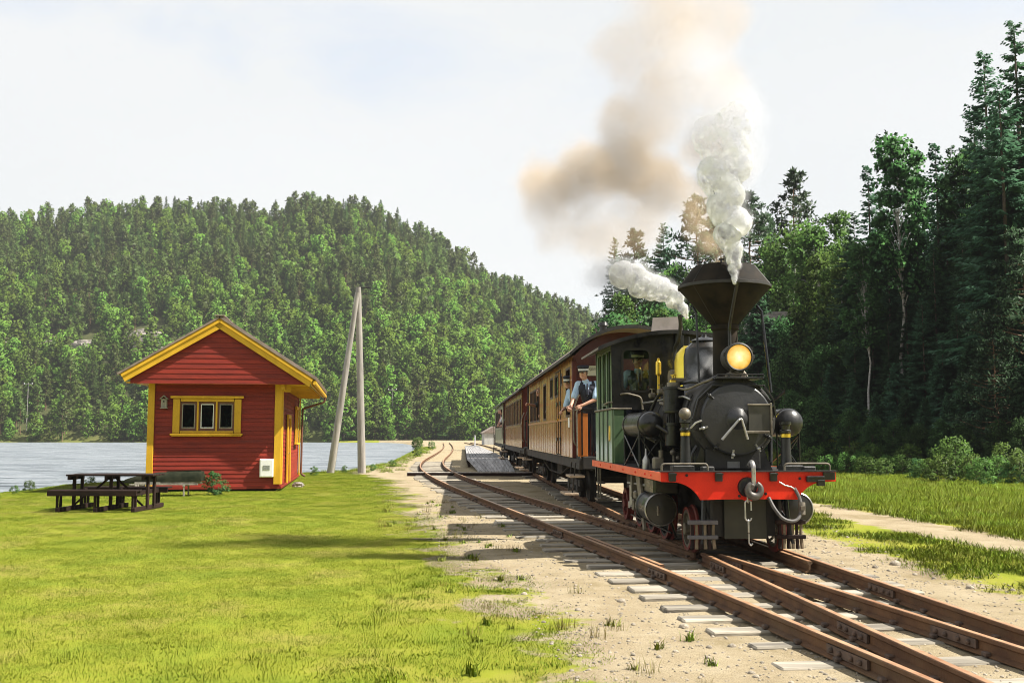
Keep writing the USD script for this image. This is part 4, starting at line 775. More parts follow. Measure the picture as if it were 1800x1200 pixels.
onroad = lambda x, y: np.abs(x - np.interp(y, [0, 12, 18, 30, 60], [7.8, 7.5, 7.05, 6.0, 4.6])) < np.interp(y, [0, 20, 60], [.75, .68, .6]) + .35 * edge_n(x, y)
q = sown(3, 36, 8, 58, .33, lambda x, y: rightlim(x, y) & ~onroad(x, y) & (height(x, y) < 2.0) & ((x > 9) | (meshkit.fbm(np.stack([x * .9, y * .9, 0 * x], 1), 3, 63) > .40)))
scatter('/World/meadow_grass', [protos[f'meadow{i}'] for i in range(3)], np.column_stack([q, height(*q.T)]), grng.integers(0, 3, len(q)), grng.uniform(0, 6.28, len(q)), np.column_stack([np.ones((len(q), 2)), grng.uniform(.5, 1.1, len(q)) * np.where(q[:, 0] < 7.4, .5, .85)]), 'taller meadow grass on both sides of the gravel path at the right', 'grass')
q = sown(-4, 3.2, 4.8, 24, .42, lambda x, y: (x > lawn_edge(y) - .7) & (x < lawn_edge(y) + 1.3 + edge_n(x, y)) & (x < CA(y) - 1.1) & (meshkit.fbm(np.stack([x * 1.3, y * 1.3, 0 * x], 1), 3, 52) > .52))
scatter('/World/weeds', [protos['weed0'], protos['weed1'], protos['sprout'], protos['sprout']], np.column_stack([q, height(*q.T)]), grng.integers(0, 4, len(q)), grng.uniform(0, 6.28, len(q)), grng.uniform(.5, 1.0, len(q)), 'thin dry reddish weeds where the lawn meets the gravel', 'weeds')
q = sown(-14, -5, 43, 130, .55, lambda x, y: (height(x, y) > -.62) & (x < CA(y) - 1.7 + edge_n(x, y)))
scatter('/World/shore_plants', [protos['meadow0'], protos['meadow1'], protos['weed0'], protos['bush1']], np.column_stack([q, height(*q.T)]), grng.choice(4, len(q), p=[.42, .36, .2, .02]), grng.uniform(0, 6.28, len(q)), grng.uniform(.35, 1.0, len(q)) * .8, 'tangled grass and low plants along the lake bank', 'plants')
for k, (px, py, d, sc, lab) in enumerate([(27, 852, 27.5, .13, 'low green plant on the bank at the left border'), (52, 850, 29, .17, 'leafy plant at the water edge left of the picnic table'), (163, 838, 34, .2, 'plant at the water edge behind the picnic table'), (605, 828, 43, .17, 'small shrub between the two leaning poles'), (655, 824, 45, .17, 'shrub at the foot of the upright pole'), (690, 814, 50, .2, 'shrub on the bank right of the poles'), (733, 794, 75, .36, 'dark little shrub on the bank beside the siding'), (553, 832, 40, .2, 'tuft of leaves right behind the shed corner')]):
    p = at(px, py, d); copy_of(protos[f'bush{k % 2}'], 'bank_shrub', lab, 'bush', (p[0], d, float(height(p[0], d)) - .05), k * 50, None, sc)
pb_ = trimesh.creation.icosphere(1, 1.0); pb_.vertices *= 1 + .3 * (meshkit.noise(pb_.vertices * 2.1)[:, None] - .5); UsdGeom.Xform.Define(stage, '/World/Varieties/pebble'); usdkit.mesh(stage, '/World/Varieties/pebble/stone', pb_, PEBBLE, True); protos['pebble'] = '/World/Varieties/pebble'
q = np.stack([grng.uniform(-2, 5.6, 16000), 4.5 + 22 * grng.uniform(0, 1, 16000) ** 1.5], 1); q = q[(q[:, 0] > lawn_edge(q[:, 1])) & rightlim(q[:, 0] * 0 + 1e9, q[:, 1]) & (q[:, 0] < 5.6)]
ps = grng.lognormal(-4.75, .5, len(q)); scatter('/World/gravel', [protos['pebble']], np.column_stack([q, height(*q.T) + .001]), np.zeros(len(q)), grng.uniform(0, 6.28, len(q)), np.column_stack([ps, ps * .8, ps * .6]), 'loose pebbles on the sandy gravel between lawn and tracks', 'gravel')
# ---------------------------------------------------------------- the steam locomotive (local: x across, y backwards from the buffer beam, z up)
BLACK = mat('black_loco_paint', (0.004, 0.004, 0.0045), (0.010, 0.0095, 0.0095), 4, .22, bump=.10, bscale=22, coat=.15, c3=(0.018, 0.017, 0.016), s3=2.2, lo3=.56, hi3=.85, rough2=.48, spec=.4)
SOOT = mat('sooty_black', (0.006, 0.0055, 0.005), (0.016, 0.014, 0.012), 5, .6, bump=.2, bscale=20, c3=(0.022, 0.018, 0.0145), s3=1.8, lo3=.5, hi3=.8)
CHIM = mat('chimney_black', (0.008, 0.007, 0.006), (0.020, 0.016, 0.012), 3, .78, bump=.15, bscale=12, spec=.12, c3=(0.028, 0.019, 0.012), s3=1.5, lo3=.5, hi3=.8)
DOORP = mat('smokebox_door_paint', (0.010, 0.0105, 0.0125), (0.022, 0.0225, 0.025), 4, .42, bump=.18, bscale=18, c3=(0.028, 0.027, 0.027), s3=2.6, lo3=.52, hi3=.8, coat=.05)
BEAMRED = mat('signal_red_paint', (0.58, 0.014, 0.004), (0.70, 0.024, 0.006), 3, .42, spec=.3, coat=.1, c3=(0.38, 0.02, 0.01), s3=1.7, lo3=.58, hi3=.8)
EDGERED = mat('faded_red_edge', (0.60, 0.085, 0.03), (0.72, 0.14, 0.06), 6, .5, c3=(0.42, 0.06, 0.03), s3=3, lo3=.55, hi3=.75)
GREEN = mat('green_cab_paint', (0.060, 0.105, 0.055), (0.092, 0.145, 0.078), 3, .26, coat=.5, stretch=(1, 1, .5), c3=(0.16, 0.17, 0.10), s3=2.0, lo3=.56, hi3=.75)
DKGREEN = mat('dark_green_paint', (0.018, 0.032, 0.024), (0.032, 0.05, 0.036), 4, .35, coat=.3)
BRASS = mat('brass', (0.72, 0.47, 0.06), (0.86, 0.60, 0.10), 5, .24, .95)
BRASSD = mat('bright_brass_casing', (0.74, 0.56, 0.05), (0.84, 0.66, 0.08), 3, .30, .75)
WHEELRED = mat('red_wheel_rim', (0.10, 0.012, 0.009), (0.16, 0.02, 0.014), 6, .6, c3=(0.09, 0.05, 0.04), s3=4, lo3=.5, hi3=.7)
GREASE = mat('greasy_steel', (0.10, 0.085, 0.066), (0.20, 0.175, 0.135), 9, .5, .4, c3=(0.09, 0.07, 0.05), s3=4, lo3=.5, hi3=.7)
RUBBER = mat('grey_rubber_hose', (0.05, 0.046, 0.044), (0.10, 0.094, 0.09), 9, .6)
LENS = usdkit.material(stage, '/World/Looks/lit_headlamp', {"t": ("texture_coordinate", {}), "s": ("separate_xyz", {}), "d": ("vector_math", {"math_type": "distance", "vector2": (0.09, 0.6, 2.585)}), "m": ("map_range", {"from_min": 0.0, "from_max": 0.165}), "n": ("noise_texture", {"scale": 16.0, "detail": 3.0}), "a": ("math", {"math_type": "multiply_add", "value2": 0.55, "value3": -0.27}), "a2": ("math", {"math_type": "add"}),
    "r": ("rgb_ramp", {"ramp": [(0.0, (1.0, 0.86, 0.5)), (0.45, (0.9, 0.62, 0.2)), (0.8, (0.72, 0.42, 0.08)), (1.0, (0.5, 0.25, 0.03))]}), "e": ("emission", {"strength": 0.58}), "g": ("glossy_bsdf", {"roughness": 0.05}), "f": ("fresnel", {"IOR": 1.5}), "x": ("mix_closure", {})},
    [("t.object", "d.vector1"), ("d.value", "m.value"), ("t.object", "n.vector"), ("n.fac", "a.value1"), ("a.value", "a2.value1"), ("m.result", "a2.value2"), ("a2.value", "r.fac"), ("r.color", "e.color"), ("f.fac", "x.fac"), ("e.emission", "x.closure1"), ("g.BSDF", "x.closure2")], surface="x.closure")

LOC, LROT = (2.83, 12.0, 0.0), 3.15
lo = thing('steam_locomotive', 'black steam locomotive with red buffer beam, wide diamond chimney and lit headlamp', 'locomotive', LOC, LROT)
# --- buffer beam with the round cut-outs for the cylinders
def arc(cx, cz, r, a0, a1, n=12): return [(cx + r * math.cos(math.radians(a)), cz + r * math.sin(math.radians(a))) for a in np.linspace(a0, a1, n)]
BX = 1.06
prof = [(-BX, 1.16), (-BX, 1.045), (-.95, 1.04)] + arc(-.93, .655, .385, 92, 27) + [(-.10, .838), (.0, .808), (.10, .838)] + arc(.93, .655, .385, 153, 88) + [(.95, 1.04), (BX, 1.045), (BX, 1.16)]
bm = obj('buffer_beam', prism(prof, .035, 'xz', 0.0), BEAMRED, lo, False)
obj('cap_strip', box((0, .01, 1.167), (2 * BX + .02, .09, .014)), SOOT, bm)
for x in (-.93, -.37, .29): obj('lamp_iron', joined(box((x, -.025, 1.10), (.085, .05, .10), .006), box((x, -.045, 1.135), (.10, .03, .02))), BLACK, bm)
obj('side_bracket', joined(box((.80, -.03, 1.075), (.22, .06, .07), .008), box((.86, -.04, 1.03), (.09, .06, .07), .006), box((.97, -.02, 1.11), (.14, .03, .09), .004)), BLACK, bm)
for x, z in ((-.12, .875), (.62, 1.08), (-.75, 1.12), (.2, .90)): obj('bolt', ball((x, -.002, z), .018, 1), BLACK, bm)
obj('coupler_plate', lathe([(0, .03), (.11, .028), (.12, 0), (.12, -.01)], (-.02, 0, .98), 'y', 28), BLACK, bm)
bm_plate = stage.GetPrimAtPath(path_of(bm) + '/coupler_plate')
ck = obj('coupling_hook', joined(tube([(.115 + .078 * math.cos(a) - .09, -.13, .955 + .078 * math.sin(a)) for a in np.linspace(math.radians(65), math.radians(-245), 22)], list(np.linspace(.03, .05, 12)) + list(np.linspace(.05, .028, 10)), 12), box((.0, -.07, .98), (.08, .14, .10), .02)), mat('hook_steel', (.055, .05, .045), (.12, .11, .10), 9, .5, .5), lo)
obj('hook_link', tube(arc_pts([(.03, -.10, 1.0), (.03, -.10, 1.24), (.03, -.02, 1.29), (.03, .05, 1.24)], .05), .028, 10), STEEL, ck)
def link(c, h, w_, r, turn=0.0):
    a = np.linspace(0, 2 * np.pi, 22); p = np.stack([np.cos(a) * w_, 0 * a, np.sign(np.sin(a)) * (h - w_) + np.sin(a) * w_], 1); c_, s_ = math.cos(turn), math.sin(turn)
    return tube(np.stack([p[:, 0] * c_, p[:, 0] * s_, p[:, 2]], 1) + c, r, 8, False)
ch = obj('safety_chain', link((-.04, -.10, .85), .045, .024, .010, .9), STEEL, lo)
obj('chain_link', link((-.045, -.10, .71), .12, .036, .0105), STEEL, ch); obj('chain_link', link((-.045, -.10, .53), .075, .024, .010, 1.3), STEEL, ch); obj('drop_hook', tube(arc_pts([(-.045, -.10, .44), (-.045, -.10, .33), (-.02, -.10, .30), (.0, -.10, .33)], .03), .010, 8), STEEL, ch)
for sx in (-1, 1):
    hr = obj('front_handrail', tube(arc_pts([(sx * .47, .10, 1.16), (sx * .47, .10, 1.255), (sx * 1.03, .10, 1.255), (sx * 1.03, .10, 1.16)], .05), .013, 8), GREASE, lo)
    obj('guard_iron', joined(tube([(sx * .50, .18, .84), (sx * .52, .16, .55), (sx * .56, .12, .30)], [.03, .03, .022], 6)), BLACK, lo)
hs = obj('brake_hose', tube(arc_pts([(.22, -.05, .86), (.26, -.11, .74), (.36, -.15, .60), (.52, -.15, .58), (.60, -.10, .70), (.60, -.05, .85), (.54, -.03, .97)], .1, 6), .021, 10), RUBBER, lo)
obj('hose_coupling', joined(cyl((.60, -.10, .66), (.61, -.07, .80), .042, 12), box((.60, -.1, .74), (.05, .09, .05))), GREASE, hs); obj('hose_chain', tube([(.36, -.03, 1.04), (.42, -.05, 1.00), (.50, -.05, .98), (.56, -.04, .94)], .010, 6), STEEL, hs)
# --- snow brushes before the wheels
for sx in (-1, 1):
    br = obj('snow_brush', joined(box((sx * .535, .13, .555), (.36, .07, .05), .006), box((sx * .535, .13, .38), (.36, .07, .045), .006)), DARKWOOD if sx > 0 else mat('brush_wood', (.07, .065, .07), (.12, .115, .12), 8, .8), lo)
    for k in range(6): obj('bristle_bundle', tube([(sx * .535 + (k - 2.5) * .052, .13, .54), (sx * .535 + (k - 2.5) * .05, .13, .40), (sx * .535 + (k - 2.5) * .055, .12, .24)], [.019, .020, .024], 7), mat('bristles', (.10, .075, .045), (.19, .145, .09), 9, .9) if k % 2 else DARKWOOD, br)
    obj('bracket', tube([(sx * .5, .15, .57), (sx * .45, .35, .72)], .022, 6), BLACK, br)
# --- running board
rb = obj('running_board', box((0, 3.06, 1.135), (2 * BX - .03, 6.02, .03)), SOOT, lo)
for sx in (-1, 1):
    eg = obj('edge_strip', box((sx * (BX - .012), 3.06, 1.10), (.022, 6.04, .105), .003), EDGERED, rb)
    for y in (.6, 1.0, 1.7, 2.7, 3.9, 5.0): obj('rivet', ball((sx * BX, y, 1.10), .016, 1), BEAMRED, eg)
# --- frames, cylinders, wheels, motion
obj('frame_plate', joined(box((-.42, 3.1, .78), (.035, 5.9, .5)), box((.42, 3.1, .78), (.035, 5.9, .5)), box((0, .32, .62), (.80, .04, .50)), box((0, 3.2, .75), (.8, 3.0, .25))), SOOT, lo)
obj('front_plate', box((.02, .26, .585), (.52, .02, .48), .004), mat('oily_olive_plate', (.018, .019, .012), (.035, .034, .022), 4, .5), lo)
obj('ash_pan', box((0, 4.3, .62), (.75, 1.6, .45), .03), SOOT, lo)
for sx in (-1, 1):
    cy = obj('cylinder', lathe([(0, 0), (.19, 0), (.205, .02), (.205, .10), (.19, .12), (.19, .62), (.205, .64), (.205, .70), (0, .71)], (sx * .885, 1.62, .655), 'y', 30), BLACK, lo)
    obj('cylinder_cover', lathe([(.202, -.005), (.19, .028), (.06, .05), (0, .055)], (sx * .885, .905, .655), 'y', 30), mat('cover_plate', (.009, .0088, .006), (.018, .017, .012), 4, .4, coat=.1), cy)
    obj('cover_rim', lathe([(.198, 0), (.212, .008), (.212, .03), (.198, .04)], (sx * .885, .912, .655), 'y', 30), STEEL, cy); obj('drain_cock', joined(cyl((sx * .93, .85, .70), (sx * .93, .85, .58), .014, 8), ball((sx * .93, .845, .64), .018, 1)), GREASE, cy)
    obj('steam_chest', box((sx * .80, 1.25, .94), (.34, .66, .22), .03), BLACK, cy)
    obj('slide_bar', joined(box((sx * .885, 1.95, .76), (.05, .75, .03)), box((sx * .885, 1.95, .56), (.05, .75, .03))), STEEL, lo)
    obj('crosshead', box((sx * .885, 2.1, .66), (.08, .16, .22), .012), GREASE, lo); obj('piston_rod', cyl((sx * .885, 1.6, .655), (sx * .885, 2.1, .655), .022, 10), STEEL, lo)
    obj('connecting_rod', joined(tube([(sx * .83, 2.15, .66), (sx * .80, 3.12, .56)], .028, 6), box((sx * .80, 3.12, .56), (.05, .13, .13), .015)), STEEL, lo)
    obj('coupling_rod', joined(*[tube([(sx * .74, 2.1 + k * .95, .50), (sx * .74, 3.05 + k * .95, .50)], .026, 6) for k in range(2)], *[box((sx * .74, 2.1 + k * .95, .50), (.05, .11, .11), .012) for k in range(3)]), STEEL, lo)
    obj('guide_plate', prism([(1.72, 1.07), (2.02, 1.07), (1.98, .98), (1.50, .33), (1.40, .36)], .03, 'yz', sx * .99 - .015), GREASE, lo, False)
    obj('motion_bracket', joined(box((sx * .90, 2.36, .90), (.22, .06, .36), .01), box((sx * .95, 2.2, .76), (.09, .16, .12), .02), box((sx * .97, 2.3, .62), (.07, .10, .16), .02)), GREASE, lo)
    obj('valve_rod', joined(cyl((sx * .96, 1.5, .93), (sx * .96, 2.9, .90), .016, 8), cyl((sx * .96, 2.5, .92), (sx * .93, 2.52, .55), .02, 8), box((sx * .97, 2.52, .74), (.05, .12, .30), .02)), STEEL, lo)
    obj('brake_rigging', joined(tube([(sx * .62, 1.52, 1.0), (sx * .62, 1.56, .42)], .02, 6), tube([(sx * .62, 2.60, 1.0), (sx * .62, 2.57, .42)], .02, 6), tube([(sx * .62, 1.5, .30), (sx * .62, 4.6, .30)], .014, 6)), BLACK, lo)
    obj('step_ladder', joined(tube([(sx * 1.02, 5.3, 1.08), (sx * 1.02, 5.3, .50)], .014, 6), tube([(sx * 1.02, 5.58, 1.08), (sx * 1.02, 5.58, .50)], .014, 6), box((sx * 1.0, 5.44, .50), (.16, .34, .03)), box((sx * 1.0, 5.44, .78), (.12, .30, .03))), GREASE, lo)
    obj('sand_pipe', tube(arc_pts([(sx * .70, 1.2, 1.1), (sx * .72, 1.25, .6), (sx * .57, 1.45, .25)], .1), .018, 6), BLACK, lo)
def wheel(x, y, r, spokes, sx, rim, kind='wheel'):
    zc = .16 + r; wd = .10
    whl = obj(kind, joined(lathe([(r - .075, -.5 * wd), (r - .075, .5 * wd), (r - .035, .5 * wd), (r - .035, -.5 * wd), (r - .075, -.5 * wd)], (x, y, zc), 'x', 40), cyl((x - sx * .05, y, zc), (x + sx * .08, y, zc), .075, 18),
                           *[tube([(x, y + math.cos(a) * .06, zc + math.sin(a) * .06), (x, y + math.cos(a) * (r - .06), zc + math.sin(a) * (r - .06))], [.026, .018], 6) for a in np.arange(spokes) * 2 * np.pi / spokes]), rim, lo)
    obj('tyre', lathe([(r - .036, -.5 * wd), (r + .028, -.5 * wd), (r + .028, -.22 * wd), (r, -.10 * wd), (r, .55 * wd), (r - .036, .55 * wd), (r - .036, -.5 * wd)] if sx > 0 else [(r - .036, .5 * wd), (r - .036, -.55 * wd), (r, -.55 * wd), (r, .10 * wd), (r + .028, .22 * wd), (r + .028, .5 * wd), (r - .036, .5 * wd)], (x, y, zc), 'x', 40), WHEELRED, whl)
    return whl
for sx in (-1, 1):
    wheel(sx * .545, .72, .27, 8, sx, GREASE, 'pony_wheel')
    for k in range(3): wheel(sx * .545, 2.1 + k * .95, .43, 11, sx, SOOT, 'driving_wheel')
    wheel(sx * .545, 5.3, .27, 8, sx, WHEELRED, 'pony_wheel')
for y in (.72, 2.1, 3.05, 4.0, 5.3): obj('axle', cyl((-.55, y, .43 if y in (.72, 5.3) else .59), (.55, y, .43 if y in (.72, 5.3) else .59), .06, 12), SOOT, lo)
obj('pony_fork', joined(tube([(-.30, .5, .86), (-.36, .45, .58), (-.46, .55, .44)], [.03, .03, .025], 8), tube([(.30, .5, .86), (.36, .45, .58), (.46, .55, .44)], [.03, .03, .025], 8)), STEEL, lo)
# --- boiler, smokebox
ZB = 1.80
bo = obj('boiler', lathe([(0, -1.6), (.47, -1.6), (.47, -4.02), (0, -4.02)], (0, 0, ZB), 'y', 48), BLACK, lo, 40)
for y in (2.35, 3.1): obj('boiler_band', lathe([(.472, -y), (.480, -y), (.480, -y - .06), (.472, -y - .06)], (0, 0, ZB), 'y', 48), SOOT, bo)
sb = obj('smokebox', lathe([(0, -.66), (.47, -.66), (.535, -.68), (.545, -.70), (.545, -1.62), (.47, -1.62)], (0.02, 0, ZB), 'y', 56), SOOT, lo, 40)
rngr = np.arange(24) * 2 * np.pi / 24
obj('rivet_ring', joined(*[ball((.02 + .505 * math.cos(a), .668, ZB + .505 * math.sin(a)), .012, 1) for a in rngr]), BLACK, sb, kind='stuff')
dr = obj('smokebox_door', lathe([(.456, -.655), (.454, -.60), (.435, -.585), (.20, -.560), (.15, -.555), (.15, -.548), (.135, -.545), (.05, -.445), (.035, -.44), (0, -.44)], (0.04, 0, ZB), 'y', 56), DOORP, sb, 24)
obj('door_handle', tube([(.04, .435, ZB), (.02, .42, ZB - .01), (-.20, .43, ZB - .26)], [.016, .016, .018], 8), STEEL, lo); obj('door_handle', tube([(.04, .425, ZB), (.05, .41, ZB - .01), (.125, .43, ZB - .255)], [.015, .015, .017], 8), STEEL, lo)
hp = obj('door_hinge', joined(box((.31, .535, ZB + .01), (.28, .02, .36), .004)), mat('hinge_plate_paint', (.026, .025, .02), (.05, .047, .038), 5, .5), lo)
obj('strap', joined(box((.31, .518, ZB + .18), (.31, .02, .022), .003), box((.28, .515, ZB - .165), (.30, .025, .03), .004), box((.455, .52, ZB), (.022, .03, .40), .003)), GREASE, hp)
for a in (195, 232, 262, 305, 330, 20, 140): 
    c_, s_ = math.cos(math.radians(a)), math.sin(math.radians(a)); obj('door_clamp', joined(tube([(.04 + .39 * c_, .575, ZB + .39 * s_), (.04 + .50 * c_, .59, ZB + .50 * s_)], .016, 6), ball((.04 + .455 * c_, .57, ZB + .455 * s_), .026, 1)), STEEL if a in (195, 262, 305) else BLACK, lo)
obj('tommy_bar', tube([(-.42, .56, ZB - .02), (-.50, .54, ZB - .05), (-.57, .54, ZB - .12)], .013, 6), STEEL, lo)
sd_ = obj('smokebox_saddle', prism([(-.52, 1.15), (.52, 1.15), (.46, 1.28), (.40, 1.46), (-.40, 1.46), (-.46, 1.28)], .85, 'xz', .70), BLACK, lo, False)
obj('ash_chute', box((0, .68, 1.30), (.7, .05, .26), .02), SOOT, lo); obj('maker_plate', box((.0, .648, 1.225), (.16, .012, .085), .003), mat('grey_plate', (.09, .09, .09), (.14, .14, .14), 5, .5), lo)
# --- chimney
SX, SY = .09, 1.25
st = obj('chimney', lathe([(.24, 2.22), (.20, 2.32), (.168, 2.40), (.165, 2.98), (.185, 3.0), (.185, 3.05), (.17, 3.06), (.605, 3.555), (.612, 3.575), (.60, 3.59), (.405, 3.845), (.385, 3.85), (.37, 3.83), (.20, 3.6), (.10, 3.2), (0, 3.2)], (SX, SY, 0), 'z', 40), CHIM, lo, 16)
for a in range(6):
    t0 = (a - 1.5) * 2 * np.pi / 6 + .06; obj('seam', joined(tube([(SX + .175 * math.cos(t0), SY + .175 * math.sin(t0), 3.06), (SX + .606 * math.cos(t0), SY + .606 * math.sin(t0), 3.56)], .006, 4), tube([(SX + .602 * math.cos(t0), SY + .602 * math.sin(t0), 3.59), (SX + .407 * math.cos(t0), SY + .407 * math.sin(t0), 3.845)], .006, 4)), SOOT, st)
for a in (60, 110, 200, 250, 300): obj('rim_clip', joined(cyl((SX + .39 * math.cos(math.radians(a)), SY + .39 * math.sin(math.radians(a)), 3.83), (SX + .39 * math.cos(math.radians(a)), SY + .39 * math.sin(math.radians(a)), 3.885), .012, 6), box((SX + .39 * math.cos(math.radians(a)), SY + .39 * math.sin(math.radians(a)), 3.885), (.07, .02, .02))), BLACK, st)
obj('band', lathe([(.608, 3.545), (.618, 3.55), (.618, 3.585), (.604, 3.59)], (SX, SY, 0), 'z', 40), SOOT, st, 16)
obj('blower_pipe', tube(arc_pts([(.075, .98, 2.62), (.075, .98, 3.02), (.078, .62, 3.50), (.078, .60, 3.555)], .08), .022, 8), BLACK, lo)
obj('chimney_stay', tube([(-.36, 1.15, 3.28), (-.345, 1.05, 3.2), (-.345, .95, 2.24)], .016, 8), BLACK, lo); obj('chimney_stay', tube([(.50, 1.15, 3.31), (.53, 1.05, 3.22), (.60, .95, 2.15)], .018, 8), BLACK, lo)
# --- headlamp on its platform
hl = obj('headlamp', lathe([(.0, -1.02), (.12, -1.02), (.15, -.96), (.172, -.88), (.176, -.66), (.187, -.64), (.187, -.612), (.166, -.606), (.158, -.62)], (.09, 0, 2.585), 'y', 40), SOOT, lo)
obj('lens', lathe([(.160, -.626), (.09, -.604), (0, -.598)], (.09, 0, 2.585), 'y', 40), LENS, hl); obj('lamp_rim', lathe([(.156, -.603), (.168, -.596), (.181, -.606), (.181, -.62)], (.09, 0, 2.585), 'y', 40), SOOT, hl)
obj('hinge', joined(box((.275, .64, 2.585), (.04, .05, .05), .006), box((-.09, .64, 2.62), (.035, .05, .05), .006)), BLACK, hl); obj('foot', joined(box((.09, .80, 2.36), (.20, .26, .07), .01), tube([(-.03, .70, 2.34), (.02, .72, 2.42)], .02, 6), tube([(.21, .70, 2.34), (.16, .72, 2.42)], .02, 6)), GREASE, hl)
lp = obj('lamp_platform', box((.085, .78, 2.315), (.60, .46, .022), .004), BLACK, lo)
obj('rail', joined(tube([(-.21, .56, 2.36), (.385, .56, 2.36)], .010, 6), *[tube([(x, .56, 2.32), (x, .56, 2.36)], .009, 6) for x in (-.21, -.06, .09, .24, .385)]), BLACK, lp)
obj('smokebox_shelf', joined(box((.08, .66, 2.225), (.66, .12, .02), .003), tube([(-.25, .64, 2.22), (-.43, .66, 2.05), (-.50, .68, 1.80)], .018, 6), tube([(.41, .64, 2.22), (.53, .66, 2.05), (.56, .68, 1.85)], .018, 6)), BLACK, lo)
obj('side_lever', tube([(.52, .70, 2.02), (.58, .62, 2.08), (.66, .60, 2.14)], .018, 8), BLACK, lo)
# --- domes and fittings on the boiler
d1_ = obj('sand_dome', lathe([(.34, 2.18), (.31, 2.30), (.295, 2.40), (.295, 2.70), (.27, 2.82), (.18, 2.91), (.20, 2.925), (.12, 2.965), (.04, 2.985), (.03, 3.02), (0, 3.02)], (.02, 2.1, 0), 'z', 36), BLACK, lo)
d2_ = obj('steam_dome', lathe([(.37, 2.16), (.32, 2.26), (.30, 2.34), (.30, 2.68), (.27, 2.80), (.19, 2.89), (.08, 2.925), (0, 2.93)], (.03, 2.72, 0), 'z', 36), BRASSD, lo)
sv = obj('safety_valve', joined(cyl((.02, 3.25, 2.22), (.02, 3.25, 2.78), .07, 14), cyl((.02, 3.25, 2.78), (.02, 3.25, 2.96), .045, 12)), BRASS, lo)
obj('spring', joined(cyl((-.03, 3.25, 2.96), (-.03, 3.25, 3.12), .018, 8), cyl((.07, 3.25, 2.96), (.07, 3.25, 3.10), .014, 8)), BLACK, sv)
obj('steam_pipe', tube(arc_pts([(-.08, 3.6, 2.2), (-.08, 3.6, 2.95), (-.06, 3.35, 3.06), (-.05, 3.25, 3.30), (-.075, 3.22, 3.44)], .08), .032, 10), SOOT, lo)
obj('whistle', joined(cyl((-.42, 3.2, 2.15), (-.42, 3.2, 2.50), .022, 8), lathe([(.03, 2.50), (.045, 2.52), (.045, 2.70), (.02, 2.73), (.02, 2.76), (0, 2.77)], (-.42, 3.2, 0), 'z', 14)), BRASS, lo)
obj('turbo_generator', joined(lathe([(0, 0), (.11, 0), (.12, .03), (.12, .10), (.09, .12), (.09, .26), (.05, .30), (0, .30)], (-.32, 2.9, 2.45), 'x', 18), box((-.2, 2.9, 2.28), (.16, .12, .14))), GREASE, lo)
obj('handrail', tube(arc_pts([(-.50, .80, 2.05), (-.54, 1.0, 2.10), (-.54, 3.95, 2.10)], .1), .014, 8), STEEL, lo); obj('handrail', tube(arc_pts([(.52, .80, 2.05), (.55, 1.0, 2.10), (.55, 3.95, 2.10)], .1), .014, 8), STEEL, lo)
for k, p in enumerate([[(-.50, 1.4, 2.28), (-.42, 1.1, 2.30), (-.30, .95, 2.27), (-.1, .9, 2.36)], [(-.58, 1.4, 2.24), (-.50, 1.0, 2.18), (-.36, .80, 2.26), (-.22, .75, 2.31)], [(-.48, 1.35, 1.95), (-.58, 1.0, 1.80), (-.52, .85, 1.55), (-.50, .85, 1.20)], [(-.46, .9, 2.12), (-.56, .85, 1.92), (-.57, .85, 1.62), (-.48, .9, 1.40)], [(-.60, 2.2, 2.05), (-.62, 1.6, 2.0), (-.60, 1.5, 1.8)], [(-.50, 3.9, 1.95), (-.60, 3.0, 1.9), (-.62, 2.4, 2.12), (-.56, 1.9, 2.28)], [(.58, .9, 1.9), (.60, 1.0, 1.6), (.56, .9, 1.25)], [(.52, 1.1, 2.0), (.62, 1.2, 1.75), (.66, 1.2, 1.2)], [(-.64, 3.9, 1.75), (-.62, 3.4, 1.60), (-.66, 2.2, 1.50)], [(-.45, .72, 1.46), (-.52, .7, 1.36), (-.50, .72, 1.18)]]):
    obj('pipe', tube(arc_pts(p, .12, 5), [.022, .016, .028, .02, .022, .024, .022, .02, .03, .02][k], 8), [BLACK, GREASE, BLACK, SOOT, GREASE, SOOT, BLACK, BLACK, SOOT, BLACK][k], lo)
for x, y, z in ((-.60, 1.38, 2.30), (-.52, 1.6, 2.32), (-.66, 1.9, 2.20), (-.70, 2.3, 2.16)): obj('valve', joined(box((x, y, z), (.09, .09, .07), .015), cyl((x, y, z), (x, y, z + .09), .012, 6), cyl((x, y, z + .09), (x, y, z + .10), .035, 10)), GREASE if x < -.65 else BRASS, lo)
# --- air pump at the left
pu = obj('air_pump', joined(lathe([(0, 1.89), (.15, 1.89), (.155, 1.90), (.155, 1.925), (.14, 1.93), (.14, 2.20), (.155, 2.205), (.155, 2.24), (0, 2.25)], (-.585, 1.4, 0), 'z', 28), cyl((-.6, 1.4, 1.72), (-.6, 1.4, 1.9), .035, 10), *[cyl((-.6 + .08 * math.cos(a), 1.4 + .08 * math.sin(a), 1.74), (-.6 + .08 * math.cos(a), 1.4 + .08 * math.sin(a), 1.9), .012, 6) for a in (.6, 2.2, 3.8, 5.4)]), BLACK, lo)
obj('lower_cylinder', lathe([(0, 1.42), (.08, 1.43), (.105, 1.46), (.105, 1.72), (.115, 1.725), (.115, 1.76), (0, 1.765)], (-.6, 1.4, 0), 'z', 26), BLACK, pu); obj('pump_top', joined(cyl((-.585, 1.4, 2.24), (-.585, 1.4, 2.30), .09, 16), box((-.52, 1.4, 2.33), (.22, .08, .06), .02)), GREASE, pu)
obj('drain', joined(ball((-.62, 1.35, 1.37), .04, 1), cyl((-.60, 1.38, 1.24), (-.6, 1.38, 1.42), .018, 8), ball((-.55, 1.36, 1.30), .03, 1)), GREASE, pu)
